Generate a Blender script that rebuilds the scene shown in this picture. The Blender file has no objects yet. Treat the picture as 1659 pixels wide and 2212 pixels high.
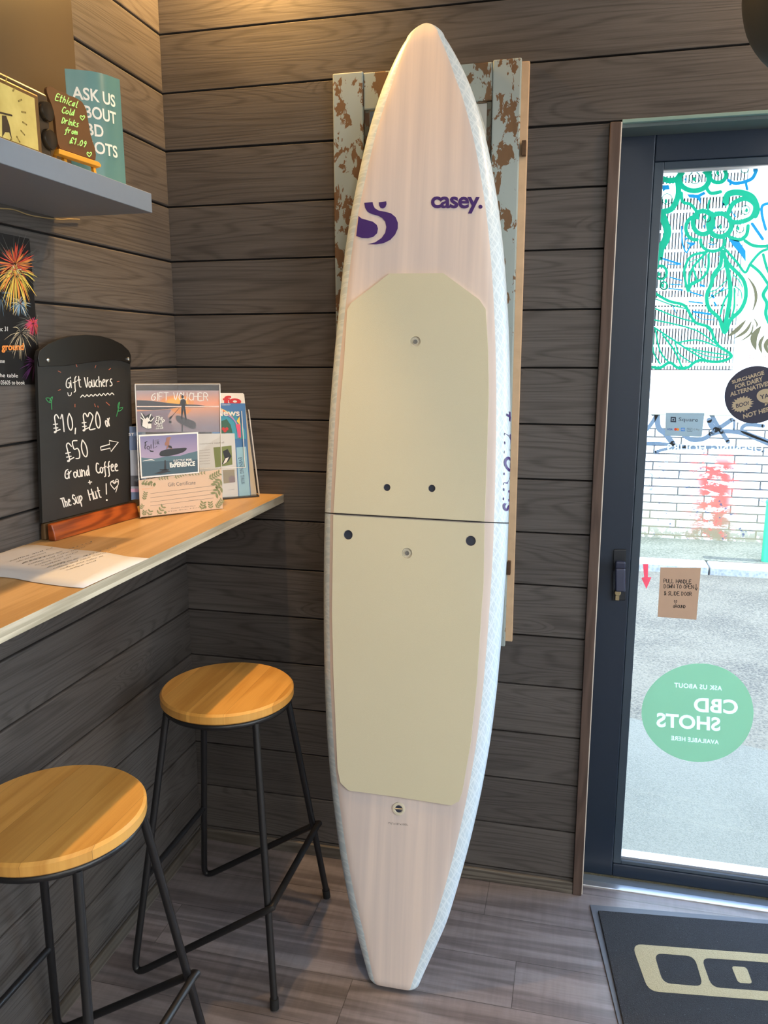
import bpy, bmesh, math, random
from mathutils import Vector, Matrix
from mathutils.geometry import tessellate_polygon
V = Vector
R = math.radians
random.seed(7)
SC = bpy.context.scene
COL = SC.collection

# ------------------------------------------------------------------ camera
FPX, YAW, PITCH, ROLL = 1726.7, -0.2370, -0.19485, -0.00206
CAM = V((1.1025, -2.0870, 1.5))
fw = V((math.sin(YAW)*math.cos(PITCH), math.cos(YAW)*math.cos(PITCH), math.sin(PITCH)))
_r = V((math.cos(YAW), -math.sin(YAW), 0)); _u = _r.cross(fw)
rt = _r*math.cos(ROLL)+_u*math.sin(ROLL); up = _u*math.cos(ROLL)-_r*math.sin(ROLL)
cd = bpy.data.cameras.new('camera'); cam = bpy.data.objects.new('camera', cd); COL.objects.link(cam)
cd.sensor_fit = 'VERTICAL'; cd.sensor_height = 36; cd.lens = FPX/2212*36; cd.clip_start = .02; cd.clip_end = 200
M = Matrix((rt, up, -fw)).transposed().to_4x4(); M.translation = CAM
cam.matrix_world = M; SC.camera = cam

# ------------------------------------------------------------------ world, sun, lights, exposure
def lin(c):
    c /= 255
    return c/12.92 if c <= .04045 else ((c+.055)/1.055)**2.4
def C(r, g, b): return (lin(r), lin(g), lin(b), 1)
vs = SC.view_settings
vs.view_transform = 'Standard'; vs.look = 'None'; vs.exposure = 0.0; vs.gamma = 1; vs.use_curve_mapping = False
W = bpy.data.worlds.new('world'); SC.world = W; W.use_nodes = True
bg = W.node_tree.nodes['Background']; sky = W.node_tree.nodes.new('ShaderNodeTexSky')
sky.sky_type = 'NISHITA'; sky.sun_disc = False; sky.sun_elevation = R(58); sky.sun_rotation = R(200)
W.node_tree.links.new(sky.outputs[0], bg.inputs[0]); bg.inputs[1].default_value = 2.6
def light(name, kind, loc, energy, color, target=None, **kw):
    l = bpy.data.lights.new(name, kind); o = bpy.data.objects.new(name, l); COL.objects.link(o)
    o.location = loc; l.energy = energy; l.color = color
    for k, v in kw.items(): setattr(l, k, v)
    if target is not None: o.rotation_euler = (V(target)-V(loc)).to_track_quat('-Z', 'Y').to_euler()
    return o
light('sun', 'SUN', (8, -.30, 9), 21.0, (1, .98, .95), (0, 0, 0), angle=R(.6))
# warm spot over the bar, second ceiling spot over the middle of the room, and fill lights added out of view
light('bar_spot', 'SPOT', (.285, -.40, 2.68), 66, (1, .62, .25), (.15, -.64, 0), spot_size=R(58), spot_blend=.6, shadow_soft_size=.012)
light('room_spot', 'SPOT', (1.78, -.24, 2.66), 30, (1, .66, .36), (1.5, -.2, 0), spot_size=R(150), spot_blend=.5, shadow_soft_size=.05)
light('overhead_fill_light', 'AREA', (2.2, -3.0, 2.68), 20, (1, .90, .80), (2.2, -3.0, 0), shape='RECTANGLE', size=1.2, size_y=1.2)  # added overhead fill behind the camera, no lamp panel is built
light('wall_washer', 'SPOT', (.29, -.095, 2.58), 36, (1, .56, .17), (.27, -.06, 0), spot_size=R(160), spot_blend=.5, shadow_soft_size=.02)
light('far_fill_light', 'AREA', (2.0, -4.9, 1.5), 22, (.92, .96, 1), (1.2, 0, 1.1), shape='RECTANGLE', size=2.6, size_y=1.9)  # added soft fill from the far end, the wall there has no window
light('side_fill_light', 'AREA', (3.86, -1.9, 1.55), 112, (.86, .94, 1), (0, -1.6, 1.0), shape='RECTANGLE', size=2.4, size_y=1.7)  # added cool fill from the right, set before a solid wall

light('ceiling_fill_light', 'POINT', (2.1, -3.1, 2.25), 25, (1, .92, .82), None, shadow_soft_size=.12)  # added point fill to brighten ceiling and room, separate from the pendant lamp

# ------------------------------------------------------------------ pixel helpers (1659 x 2212 frame)
def ray(px, py): return fw + rt*((px-829.5)/FPX) - up*((py-1106)/FPX)
def onp(px, py, p, n):
    d = ray(px, py); p = V(p); n = V(n); return CAM + d*((p-CAM).dot(n)/d.dot(n))
def onX(px, py, x): return onp(px, py, (x, 0, 0), (1, 0, 0))
def onY(px, py, y): return onp(px, py, (0, y, 0), (0, 1, 0))
def onZ(px, py, z): return onp(px, py, (0, 0, z), (0, 0, 1))
def crop(x0, y0, s): return lambda x, y: (x0+x/s, y0+y/s)

# ------------------------------------------------------------------ materials
MATS = {}
class NT:
    def __init__(s, m): s.t = m.node_tree; s.b = s.t.nodes['Principled BSDF']; s.out = s.t.nodes['Material Output']
    def n(s, typ, ins=None, **kw):
        nd = s.t.nodes.new('ShaderNode'+typ)
        for k, v in kw.items(): setattr(nd, k, v)
        for k, v in (ins or {}).items(): s.set(nd.inputs[k], v)
        return nd
    def set(s, sock, v):
        if isinstance(v, bpy.types.NodeSocket): s.t.links.new(v, sock)
        else: sock.default_value = v
    def m(s, op, a, b=None, c=None):
        nd = s.n('Math', operation=op); s.set(nd.inputs[0], a)
        if b is not None: s.set(nd.inputs[1], b)
        if c is not None: s.set(nd.inputs[2], c)
        return nd.outputs[0]
    def mix(s, f, a, b, mode='MIX'):
        nd = s.n('Mix', data_type='RGBA', blend_type=mode); s.set(nd.inputs[0], f); s.set(nd.inputs[6], a); s.set(nd.inputs[7], b)
        return nd.outputs[2]
    def xyz(s, x, y, z):
        nd = s.n('CombineXYZ'); s.set(nd.inputs[0], x); s.set(nd.inputs[1], y); s.set(nd.inputs[2], z); return nd.outputs[0]
    def noise(s, vec, scale, detail=2, rough=.5, dist=0):
        return s.n('TexNoise', {'Vector': vec, 'Scale': scale, 'Detail': detail, 'Roughness': rough, 'Distortion': dist}).outputs[0]
    def ramp(s, v, a, b):
        nd = s.n('MapRange', {0: v, 1: a, 2: b}); nd.interpolation_type = 'SMOOTHSTEP'; return nd.outputs[0]
    def bump(s, h, strength, dist):
        s.set(s.b.inputs['Normal'], s.n('Bump', {'Strength': strength, 'Distance': dist, 'Height': h}).outputs[0])
    def pos(s):
        sp = s.n('SeparateXYZ', {0: s.n('NewGeometry').outputs['Position']}); return sp.outputs[0], sp.outputs[1], sp.outputs[2]
def newmat(name):
    m = bpy.data.materials.new(name); m.use_nodes = True; return m, NT(m)
def mat(name, col, rough=.5, metal=0, spec=.5, var=0, vscale=30, bump=0, trans=0, coat=0, emis=0):
    if name in MATS: return MATS[name]
    m, t = newmat(name); MATS[name] = m
    b = t.b; b.inputs['Base Color'].default_value = col; b.inputs['Roughness'].default_value = rough
    b.inputs['Metallic'].default_value = metal; b.inputs['Specular IOR Level'].default_value = spec
    if coat: b.inputs['Coat Weight'].default_value = coat; b.inputs['Coat Roughness'].default_value = .15
    if var or bump:
        g = t.n('NewGeometry').outputs['Position']; nz = t.noise(g, vscale, 3)
        if var:
            t.set(b.inputs['Base Color'], t.mix(nz, tuple(c*(1-var) for c in col[:3])+(1,), tuple(min(1, c*(1+var)) for c in col[:3])+(1,)))
        if bump: t.bump(nz, bump, .002)
    if emis:
        b.inputs['Emission Color'].default_value = col; b.inputs['Emission Strength'].default_value = emis
    if trans:   # light passes through a thin sheet (vinyl, paper)
        tr = t.n('BsdfTranslucent', {'Color': col}); mx = t.n('MixShader', {0: trans, 1: b.outputs[0], 2: tr.outputs[0]})
        t.set(t.out.inputs[0], mx.outputs[0])
    return m
def plank_wall(name, axis, dark, light_, seed=0):
    m, t = newmat(name); x, y, z = t.pos(); a = x if axis == 'x' else y
    k = t.m('FLOOR', t.m('DIVIDE', t.m('SUBTRACT', z, PZ0), PD)); wn = t.n('TexWhiteNoise', {'W': t.m('ADD', k, seed)}, noise_dimensions='1D').outputs[0]
    off = t.m('ADD', a, t.m('MULTIPLY', wn, 41.0))
    vec = t.xyz(t.m('MULTIPLY', off, .62), wn, t.m('MULTIPLY', z, 8.0))
    n = t.noise(vec, 1.25, 1.5, .45, .25)
    vo = t.n('TexVoronoi', {'Vector': t.xyz(t.m('MULTIPLY', off, 1.5), t.m('MULTIPLY', wn, 9), t.m('MULTIPLY', z, 5.0)), 'Scale': 1.0})
    knot = t.m('MAXIMUM', 0.0, t.m('SUBTRACT', .16, vo.outputs['Distance']))
    n2 = t.m('ADD', n, t.m('MULTIPLY', knot, 1.6))
    rings = t.m('PINGPONG', t.m('MULTIPLY', n2, 24.0), .5); rings = t.ramp(t.m('MULTIPLY', rings, 2.0), .0, .55)
    fine = t.noise(t.xyz(t.m('MULTIPLY', off, 5.0), 0.0, t.m('MULTIPLY', z, 260.0)), 1.0, 3, .6)
    big = t.noise(t.xyz(t.m('MULTIPLY', off, 2.0), 3.0, t.m('MULTIPLY', z, 14.0)), 1.0, 2)
    val = t.m('ADD', t.m('MULTIPLY', rings, .16), t.m('ADD', t.m('MULTIPLY', fine, .62), t.m('MULTIPLY', big, .25)))
    col = t.mix(t.ramp(val, .15, .85), dark, light_)
    br = t.m('ADD', .84, t.m('MULTIPLY', wn, .3))
    col = t.mix(1.0, col, t.xyz(br, br, br), 'MULTIPLY')
    t.set(t.b.inputs['Base Color'], col); t.b.inputs['Roughness'].default_value = .62; t.b.inputs['Specular IOR Level'].default_value = .28
    t.bump(val, .3, .002); return m
def stave_wood(name, axis, across, width, dark, light_, rough=.4, gap=0.0, length=0.0, tone=.35, spec=.4, ring=9.0, stretch=.8, bump=.15):
    """boards of `width` laid along `axis`; tone differs per board; optional seams and end joints"""
    m, t = newmat(name); x, y, z = t.pos(); d = {'x': x, 'y': y, 'z': z}; a, c = d[axis], d[across]
    q = t.m('DIVIDE', c, width); k = t.m('FLOOR', q)
    wn = t.n('TexWhiteNoise', {'W': t.m('ADD', k, 3.3)}, noise_dimensions='1D').outputs[0]
    if length:
        la = t.m('DIVIDE', t.m('ADD', a, t.m('MULTIPLY', wn, 3.7)), length); kl = t.m('FLOOR', la)
        wn2 = t.n('TexWhiteNoise', {'Vector': t.xyz(k, kl, 0.5)}, noise_dimensions='3D').outputs[0]
    else: wn2 = wn
    off = t.m('ADD', t.m('MULTIPLY', a, stretch), t.m('MULTIPLY', wn2, 29.0))
    n = t.noise(t.xyz(off, wn2, t.m('MULTIPLY', c, 9.0)), 1.5, 2, .5, .3)
    rings = t.ramp(t.m('MULTIPLY', t.m('PINGPONG', t.m('MULTIPLY', n, ring), .5), 2.0), .1, .9)
    fine = t.noise(t.xyz(t.m('MULTIPLY', a, 9.0), wn2, t.m('MULTIPLY', c, 240.0)), 1.0, 3, .6)
    val = t.m('ADD', t.m('MULTIPLY', rings, .4), t.m('MULTIPLY', fine, .6))
    col = t.mix(t.ramp(val, .1, .9), dark, light_)
    if length:
        cr = t.noise(t.xyz(t.m('MULTIPLY', a, 70.0), wn2, t.m('MULTIPLY', c, 7.0)), 1.0, 3, .6); bl = t.noise(t.xyz(t.m('MULTIPLY', a, 4.0), wn2, t.m('MULTIPLY', c, 16.0)), 1.0, 4, .6)
        cf = t.m('ADD', .55, t.m('ADD', t.m('MULTIPLY', cr, .4), t.m('MULTIPLY', bl, .5))); col = t.mix(1.0, col, t.xyz(cf, cf, cf), 'MULTIPLY')
    br = t.m('ADD', 1-tone/2, t.m('MULTIPLY', wn2, tone)); col = t.mix(1.0, col, t.xyz(br, br, br), 'MULTIPLY')
    if gap:
        e = t.m('LESS_THAN', t.m('FRACT', q), gap/width)
        if length: e = t.m('MAXIMUM', e, t.m('LESS_THAN', t.m('FRACT', la), gap/length))
        col = t.mix(t.m('MULTIPLY', e, .6), col, (.01, .009, .008, 1))
    t.set(t.b.inputs['Base Color'], col); t.b.inputs['Roughness'].default_value = rough; t.b.inputs['Specular IOR Level'].default_value = spec
    t.bump(val, bump, .002); return m

PZ0, PD = 2.319, .14225
WALLB = plank_wall('grey_brown_cladding', 'x', C(58, 54, 52), C(96, 91, 88))
WALLL = plank_wall('grey_brown_cladding_side', 'y', C(58, 54, 52), C(96, 91, 88), 50)
FLOORM = stave_wood('vinyl_floor_planks', 'x', 'y', .152, C(98, 91, 91), C(134, 126, 127), .33, .0018, .92, .45, .6, 5.0, .6, .05)
OAK = stave_wood('oak_laminate', 'y', 'x', .31, C(172, 134, 84), C(200, 162, 112), .42, 0, 0, .06, .4, 3.5, .5, .05)
OAKEDGE = stave_wood('oak_edge_band', 'y', 'z', .05, C(160, 150, 128), C(214, 204, 182), .5, 0, 0, .05, .3, 6.0)
SEATW = stave_wood('honey_hardwood', 'y', 'x', .088, C(194, 138, 64), C(216, 162, 84), .33, .0004, 0, .24, .5, 4.0, .7, .03)
TRIMW = stave_wood('brown_trim_wood', 'z', 'x', .2, C(74, 60, 54), C(94, 78, 70), .6, 0, 0, .1, .3)
REDWOOD = stave_wood('varnished_red_wood', 'y', 'z', .2, C(110, 48, 18), C(172, 84, 32), .28, 0, 0, .1, .5, 7.0, 1.2, .06)
FRAME = mat('anthracite_aluminium', C(30, 43, 60), .42, 0, .5, .06, 60)
FRAMED = mat('anthracite_gasket', C(30, 36, 44), .5)
BLACKM = mat('black_powder_coat', C(26, 26, 28), .36, 0, .5)
STEEL = mat('brushed_steel', C(196, 196, 194), .25, 1)
BRASS = mat('satin_brass', C(190, 176, 140), .3, 1)
ALU = mat('bright_aluminium', C(220, 226, 232), .3, .9)
CREAM = mat('cream_paint', C(226, 222, 212), .8, 0, .3, .03, 6)
SHELFM = mat('grey_shelf_paint', C(122, 132, 144), .5, 0, .4, .03, 80)
WHITE = mat('white_print', C(236, 234, 230), .6)
PAPER = mat('white_paper', C(214, 211, 212), .7, 0, .3)
BLACKP = mat('black_print', C(24, 24, 26), .6)
GREYP = mat('grey_print', C(110, 108, 106), .7)
PURPLE = mat('purple_print', C(66, 40, 110), .35)
def glassmat(name, tint, refl, rough=0.0):
    m, t = newmat(name); tr = t.n('BsdfTransparent', {'Color': tint}); gl = t.n('BsdfGlossy', {'Color': (1, 1, 1, 1), 'Roughness': rough})
    fr = t.n('Fresnel', {'IOR': 1.45}); f = t.m('MULTIPLY', fr.outputs[0], refl)
    mx = t.n('MixShader', {0: f, 1: tr.outputs[0], 2: gl.outputs[0]}); t.set(t.out.inputs[0], mx.outputs[0]); return m
GLASS = glassmat('clear_door_glass', (.93, .97, .97, 1), .35)
ACRYL = glassmat('clear_acrylic', (.985, .98, .97, 1), .10, .02)
ACEDGE = mat('acrylic_edge', C(206, 200, 190), .2, 0, .6)

# ------------------------------------------------------------------ mesh building
class MB:
    def __init__(s): s.v, s.f, s.mi = [], [], []
    def add(s, vs, fs, mi=0):
        o = len(s.v); s.v += [V(v) for v in vs]; s.f += [tuple(i+o for i in f) for f in fs]; s.mi += [mi]*len(fs)
        return s
    def box(s, a, b, mi=0):
        (x0, y0, z0), (x1, y1, z1) = a, b
        return s.hexa([(x0, y0, z0), (x1, y0, z0), (x1, y1, z0), (x0, y1, z0)], [(x0, y0, z1), (x1, y0, z1), (x1, y1, z1), (x0, y1, z1)], mi)
    def hexa(s, lo, hi, mi=0):
        n = len(lo)
        return s.add(list(lo)+list(hi), [tuple(range(n))[::-1], tuple(range(n, 2*n))]+[(i, (i+1) % n, n+(i+1) % n, n+i) for i in range(n)], mi)
    def slab(s, poly, thick, n=None, mi=0):
        """prism from a planar loop, thickness behind it (against normal n)"""
        poly = [V(p) for p in poly]
        if n is None: n = (poly[1]-poly[0]).cross(poly[2]-poly[0]).normalized()
        n = V(n); a = [p-n*thick for p in poly]; k = len(poly); o = len(s.v)
        s.v += a+poly
        tri = tessellate_polygon([poly])
        for t in tri:
            s.f.append(tuple(o+k+i for i in t)); s.f.append(tuple(o+i for i in t[::-1])); s.mi += [mi, mi]
        for i in range(k): s.f.append((o+i, o+(i+1) % k, o+k+(i+1) % k, o+k+i)); s.mi.append(mi)
        return s
    def tube(s, path, r, seg=12, mi=0, closed=False, caps=True):
        path = [V(p) for p in path]; n = len(path); rings = []
        rs = r if isinstance(r, (list, tuple)) else [r]*n
        t0 = (path[1]-path[0]).normalized(); nrm = t0.orthogonal().normalized()
        for i, p in enumerate(path):
            if closed: t = path[(i+1) % n]-path[i-1]
            else: t = path[min(i+1, n-1)]-path[max(i-1, 0)]
            t.normalize(); nrm = (nrm-t*nrm.dot(t)).normalized(); b = t.cross(nrm)
            rings.append([p+(nrm*math.cos(2*math.pi*k/seg)+b*math.sin(2*math.pi*k/seg))*rs[i] for k in range(seg)])
        vs = [v for r_ in rings for v in r_]; fs = []
        for i in range(n if closed else n-1):
            j = (i+1) % n
            fs += [(i*seg+k, i*seg+(k+1) % seg, j*seg+(k+1) % seg, j*seg+k) for k in range(seg)]
        if caps and not closed: fs += [tuple(range(seg))[::-1], tuple((n-1)*seg+k for k in range(seg))]
        return s.add(vs, fs, mi)
    def lathe(s, c, axis, prof, seg=32, mi=0):
        """prof: list of (radius, height along axis)"""
        ax = V(axis).normalized(); e = ax.orthogonal().normalized(); g = ax.cross(e); c = V(c)
        vs = []; fs = []
        for r, h in prof: vs += [c+ax*h+(e*math.cos(2*math.pi*k/seg)+g*math.sin(2*math.pi*k/seg))*max(r, 1e-5) for k in range(seg)]
        for i in range(len(prof)-1): fs += [(i*seg+k, i*seg+(k+1) % seg, (i+1)*seg+(k+1) % seg, (i+1)*seg+k) for k in range(seg)]
        fs += [tuple(range(seg))[::-1], tuple((len(prof)-1)*seg+k for k in range(seg))]
        return s.add(vs, fs, mi)
def wloc(o):
    s = V((0, 0, 0))
    while o: s += o.location; o = o.parent
    return s
def setp(o, label=None, cat=None, group=None, kind=None):
    if label: o['label'] = label
    if cat: o['category'] = cat
    if group: o['group'] = group
    if kind: o['kind'] = kind
    return o
def obj(name, mb, mats, parent=None, bevel=0, smooth=False, label=None, cat=None, group=None, kind=None, loc=None, seg=2, weld=False):
    if not isinstance(mats, (list, tuple)): mats = [mats]
    me = bpy.data.meshes.new(name); o = bpy.data.objects.new(name, me); COL.objects.link(o)
    if parent: o.parent = parent; base = wloc(parent)
    else:
        if loc is None:
            xs = [v.x for v in mb.v]; ys = [v.y for v in mb.v]; zs = [v.z for v in mb.v]
            loc = ((min(xs)+max(xs))/2, (min(ys)+max(ys))/2, min(zs))
        o.location = loc; base = V(loc)
    me.from_pydata([tuple(v-base) for v in mb.v], [], mb.f)
    for m in mats: me.materials.append(m)
    me.polygons.foreach_set('material_index', mb.mi)
    bm = bmesh.new(); bm.from_mesh(me)
    if weld: bmesh.ops.remove_doubles(bm, verts=bm.verts, dist=1e-6)
    bmesh.ops.recalc_face_normals(bm, faces=bm.faces); bm.to_mesh(me); bm.free()
    if smooth:
        me.polygons.foreach_set('use_smooth', [True]*len(me.polygons)); me.set_sharp_from_angle(angle=R(40))
    if bevel:
        b = o.modifiers.new('bevel', 'BEVEL'); b.width = bevel; b.segments = seg; b.limit_method = 'ANGLE'; b.angle_limit = R(40)
    me.update(); return setp(o, label, cat, group, kind)
def thing(name, loc, label, cat, group=None, kind=None):
    o = bpy.data.objects.new(name, None); COL.objects.link(o); o.location = loc; o.empty_display_size = .1
    return setp(o, label, cat, group, kind)
def struct(name, mb, mats, parent=None, **kw): return obj(name, mb, mats, parent, kind=None if parent else 'structure', **kw)

def catmull(pts, n=6, closed=False):
    pts = [V(p) for p in pts]; out = []; k = len(pts)
    if k < 3: return pts
    for i in range(k if closed else k-1):
        g = (lambda j: pts[j % k]) if closed else (lambda j: pts[max(0, min(k-1, j))])
        a, b, c, d = g(i-1), g(i), g(i+1), g(i+2)
        for q in range(n):
            t = q/n; out.append(.5*((2*b)+(c-a)*t+(2*a-5*b+4*c-d)*t*t+(3*b-a-3*c+d)*t**3))
    if not closed: out.append(pts[-1])
    return out
def font_polys(s, bold=0.0, shear=0.0, spacing=1.0):
    cu = bpy.data.curves.new('t', 'FONT'); cu.body = s; cu.offset = bold; cu.shear = shear; cu.space_character = spacing; cu.resolution_u = 4
    ob = bpy.data.objects.new('t', cu); me = ob.to_mesh()
    ps = [[me.vertices[i].co.to_2d() for i in p.vertices] for p in me.polygons]
    ob.to_mesh_clear(); bpy.data.objects.remove(ob); bpy.data.curves.remove(cu); return ps
GL = {  # single stroke handwriting: x digit, y digit (a..d = below the line); strokes split by commas
 'G': '68 37 14 11 40 62 64 44', 'i': '16 10,19 18', 'f': '59 37 20 2c 0d,04 55', 't': '29 21 40,06 46', 'V': '09 30 69', 'o': '35 14 11 30 52 54 35',
 'u': '06 01 20 41 46,46 50', 'c': '46 25 02 20 40', 'h': '09 00,03 25 44 40', 'e': '03 44 36 15 02 10 40', 'r': '06 00,03 25 46', 's': '46 26 14 33 41 20 00',
 'L1': '', '£': '67 49 28 25 20 00 61,04 44,02 42', '1': '17 39 30', '0': '39 16 12 30 52 56 39', '2': '07 29 57 45 00 60', '5': '59 19 15 45 53 40 10', '9': '56 39 16 35 56 30',
 'n': '06 00,03 25 44 40', 'd': '44 25 02 10 32 49 40', 'C': '68 39 15 12 40 61', 'T': '09 69,39 30', 'S': '68 39 16 35 52 20 01', 'p': '06 0d,04 36 54 32 01', 'H': '09 00,05 65,69 60',
 'E': '59 09 00 60,05 45', 'a': '45 25 02 10 32 46 40', 'l': '19 11 30', 'D': '09 00 31 55 38 09', 'k': '09 00,46 03 50', 'm': '06 00,03 25 30,33 55 60', 'P': '00 09 49 66 44 05', 'U': '09 02 30 52 59',
 'L': '09 00 50', 'A': '00 39 60,14 54', 'N': '00 09 60 69', 'O': '39 15 12 30 62 66 39', 'W': '09 10 36 50 69', 'I': '29 20', 'R': '00 09 49 66 45 05,35 60', 'F': '59 09 00,05 45',
 '+': '37 31,14 64', '&': '60 17 39 47 11 30 64', '!': '39 33,20 21', ',': '11 0b', '.': '20 21', '-': '14 44'}
def glyph(ch):
    out = []
    for st in GL.get(ch, '').split(','):
        pts = []
        for tok in st.split():
            f = lambda q: int(q) if q.isdigit() else -(ord(q)-96)
            pts.append((f(tok[0]), f(tok[1])))
        if pts: out.append(pts)
    return out
class Art:
    """flat print on a surface: 2D pieces in picture coordinates, mapped by to3 and stacked in thin layers along n"""
    def __init__(s, to3, n, step=.0004, base=.0006):
        s.to3, s.n, s.step, s.base, s.mb, s.mats, s.p2 = to3, V(n).normalized(), step, base, MB(), [], []
    def mi(s, m):
        if m not in s.mats: s.mats.append(m)
        return s.mats.index(m)
    def raw(s, pts, faces, m, lay=0):
        s.p2 += [(p[0], p[1]) for p in pts]; d = s.n*(s.base+s.step*lay); s.mb.add([s.to3(p[0], p[1])+d for p in pts], faces, s.mi(m))
    def poly(s, pts, m, lay=0, smooth=0):
        if smooth: pts = catmull([(p[0], p[1], 0) for p in pts], smooth, True)
        p3 = [V((p[0], p[1], 0)) for p in pts]; s.raw(pts, tessellate_polygon([p3]), m, lay)
    def quad(s, x0, y0, x1, y1, m, lay=0): s.raw([(x0, y0), (x1, y0), (x1, y1), (x0, y1)], [(0, 1, 2, 3)], m, lay)
    def disc(s, cx, cy, rx, ry, m, lay=0, n=28, r0=0, a0=0, a1=360):
        if r0 == 0: s.raw([(cx+rx*math.cos(2*math.pi*k/n), cy+ry*math.sin(2*math.pi*k/n)) for k in range(n)], [tuple(range(n))], m, lay)
        else:
            pts = []
            for k in range(n+1):
                a = R(a0+(a1-a0)*k/n); pts += [(cx+rx*math.cos(a), cy+ry*math.sin(a)), (cx+rx*r0*math.cos(a), cy+ry*r0*math.sin(a))]
            s.raw(pts, [(2*k, 2*k+1, 2*k+3, 2*k+2) for k in range(n)], m, lay)
    def ring(s, cx, cy, rx, ry, w, m, lay=0, a0=0, a1=360):
        pts = [(cx+rx*math.cos(R(a0+(a1-a0)*k/32)), cy+ry*math.sin(R(a0+(a1-a0)*k/32))) for k in range(33)]
        s.line(pts, w, m, lay, 0)
    def line(s, pts, w, m, lay=0, smooth=5, closed=False, taper=False):
        p = [V((q[0], q[1], 0)) for q in pts]
        if smooth and len(p) > 2: p = catmull(p, smooth, closed)
        if closed: p = p+[p[0]]
        q = [p[0]]
        for a in p[1:]:
            if (a-q[-1]).length > 1e-6: q.append(a)
        p = q; n = len(p)
        if n < 2: return
        vs = []
        for i in range(n):
            if closed and i in (0, n-1): t = p[1]-p[n-2]
            else: t = p[min(i+1, n-1)]-p[max(i-1, 0)]
            if t.length < 1e-6: t = p[min(i+1, n-1)]-p[i]
            t.normalize(); nn = V((-t.y, t.x, 0)); hw = w/2
            if taper: hw *= max(.12, 1-i/(n-1)) if taper == 1 else max(.1, math.sin(math.pi*i/(n-1)))
            vs += [p[i]+nn*hw, p[i]-nn*hw]
        s.raw(vs, [(2*i, 2*i+1, 2*i+3, 2*i+2) for i in range(n-1)], m, lay)
        if not closed and not taper:
            for e in (p[0], p[-1]): s.disc(e.x, e.y, w/2, w/2, m, lay, 8)
    def text(s, txt, q, m, lay=0, bold=0, shear=0, spacing=1, mirror=False):
        """text fitted into quad q: (x0,y0,x1,y1) or four corners TL,TR,BR,BL"""
        ps = font_polys(txt, bold, shear, spacing)
        if not ps: return
        xs = [p.x for f in ps for p in f]; ys = [p.y for f in ps for p in f]
        x0, x1, y0, y1 = min(xs), max(xs), min(ys), max(ys)
        if len(q) == 4 and not hasattr(q[0], '__len__'): q = ((q[0], q[1]), (q[2], q[1]), (q[2], q[3]), (q[0], q[3]))
        q = [V((a[0], a[1], 0)) for a in q]
        for f in ps:
            pts = []
            for p in f:
                u = (p.x-x0)/(x1-x0); v = (y1-p.y)/(y1-y0)
                if mirror: u = 1-u
                pts.append((q[0]*(1-u)+q[1]*u)*(1-v)+(q[3]*(1-u)+q[2]*u)*v)
            s.raw(pts, [tuple(range(len(pts)))], m, lay)
    def hand(s, txt, x, y, x1, y1, h, w, m, lay=0, jitter=.25, slant=.0, adv=7.4):
        """handwritten text along the baseline (x,y)-(x1,y1), capital height h"""
        tot = sum(4.5 if c == ' ' else (4.2 if c in 'il,.!I' else adv) for c in txt); L = V((x1-x, y1-y)); e = L/tot; nrm = V((e.y, -e.x)).normalized()*h/9
        cx = 0
        for c in txt:
            if c == ' ': cx += 4.5; continue
            jy = random.uniform(-jitter, jitter)
            for st in glyph(c):
                pts = [V((x, y))+e*(cx+gx+slant*gy)+nrm*(gy+jy) for gx, gy in st]
                s.line(pts, w, m, lay, 4)
            cx += 4.2 if c in 'il,.!I' else adv
    def heart(s, cx, cy, r, w, m, lay=0):
        s.line([(cx, cy+r*1.3), (cx-r, cy), (cx-r*.7, cy-r*.8), (cx, cy-r*.2), (cx+r*.7, cy-r*.8), (cx+r, cy), (cx, cy+r*1.3)], w, m, lay, 5)
    def rows(s, mi, row):
        rows = {}
        for f, m_ in zip(s.mb.f, s.mb.mi):
            if m_ != mi: continue
            p = [s.p2[i] for i in f]; y0, y1 = min(q[1] for q in p), max(q[1] for q in p)
            for r_ in range(int(math.floor(y0/row)), int(math.floor(y1/row))+1):
                yc = (r_+.5)*row; xs = []
                for (ax, ay), (bx, by) in zip(p, p[1:]+p[:1]):
                    if (ay <= yc) != (by <= yc): xs.append(ax+(bx-ax)*(yc-ay)/(by-ay))
                xs.sort()
                for a_, b_ in zip(xs[::2], xs[1::2]): rows.setdefault(r_, []).append((a_, b_))
        for r_, iv in rows.items():
            iv.sort(); out = [list(iv[0])]
            for a_, b_ in iv[1:]:
                if a_ <= out[-1][1]+.3: out[-1][1] = max(out[-1][1], b_)
                else: out.append([a_, b_])
            rows[r_] = out
        return rows
    def flatten(s, cut, row):
        """merge overlapping pieces of each colour into one single-layer sheet, in thin rows; pieces of `cut` are left open"""
        new = MB(); holes = cut.rows(0, row) if cut else {}
        for mi in range(len(s.mats)):
            for r_, iv in s.rows(mi, row).items():
                for ca, cb in holes.get(r_, []):
                    nx = []
                    for a_, b_ in iv:
                        if cb <= a_ or ca >= b_: nx.append([a_, b_])
                        else: nx += [q for q in ([a_, ca], [cb, b_]) if q[1]-q[0] > 1e-3]
                    iv = nx
                d = s.n*(s.base+s.step*mi)
                for a_, b_ in iv: new.add([s.to3(x, y)+d for x, y in ((a_, r_*row), (b_, r_*row), (b_, (r_+1)*row), (a_, (r_+1)*row))], [(0, 1, 2, 3)], mi)
        s.mb = new
    def build(s, name, parent=None, **kw): return obj(name, s.mb, s.mats, parent, **kw)
def ident(x, y): return V((x, y, 0))
def pxmap(p, n): return lambda x, y: onp(x, y, p, n)
def pxcrop(x0, y0, sc, p, n): return lambda x, y: onp(x0+x/sc, y0+y/sc, p, n)

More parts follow.
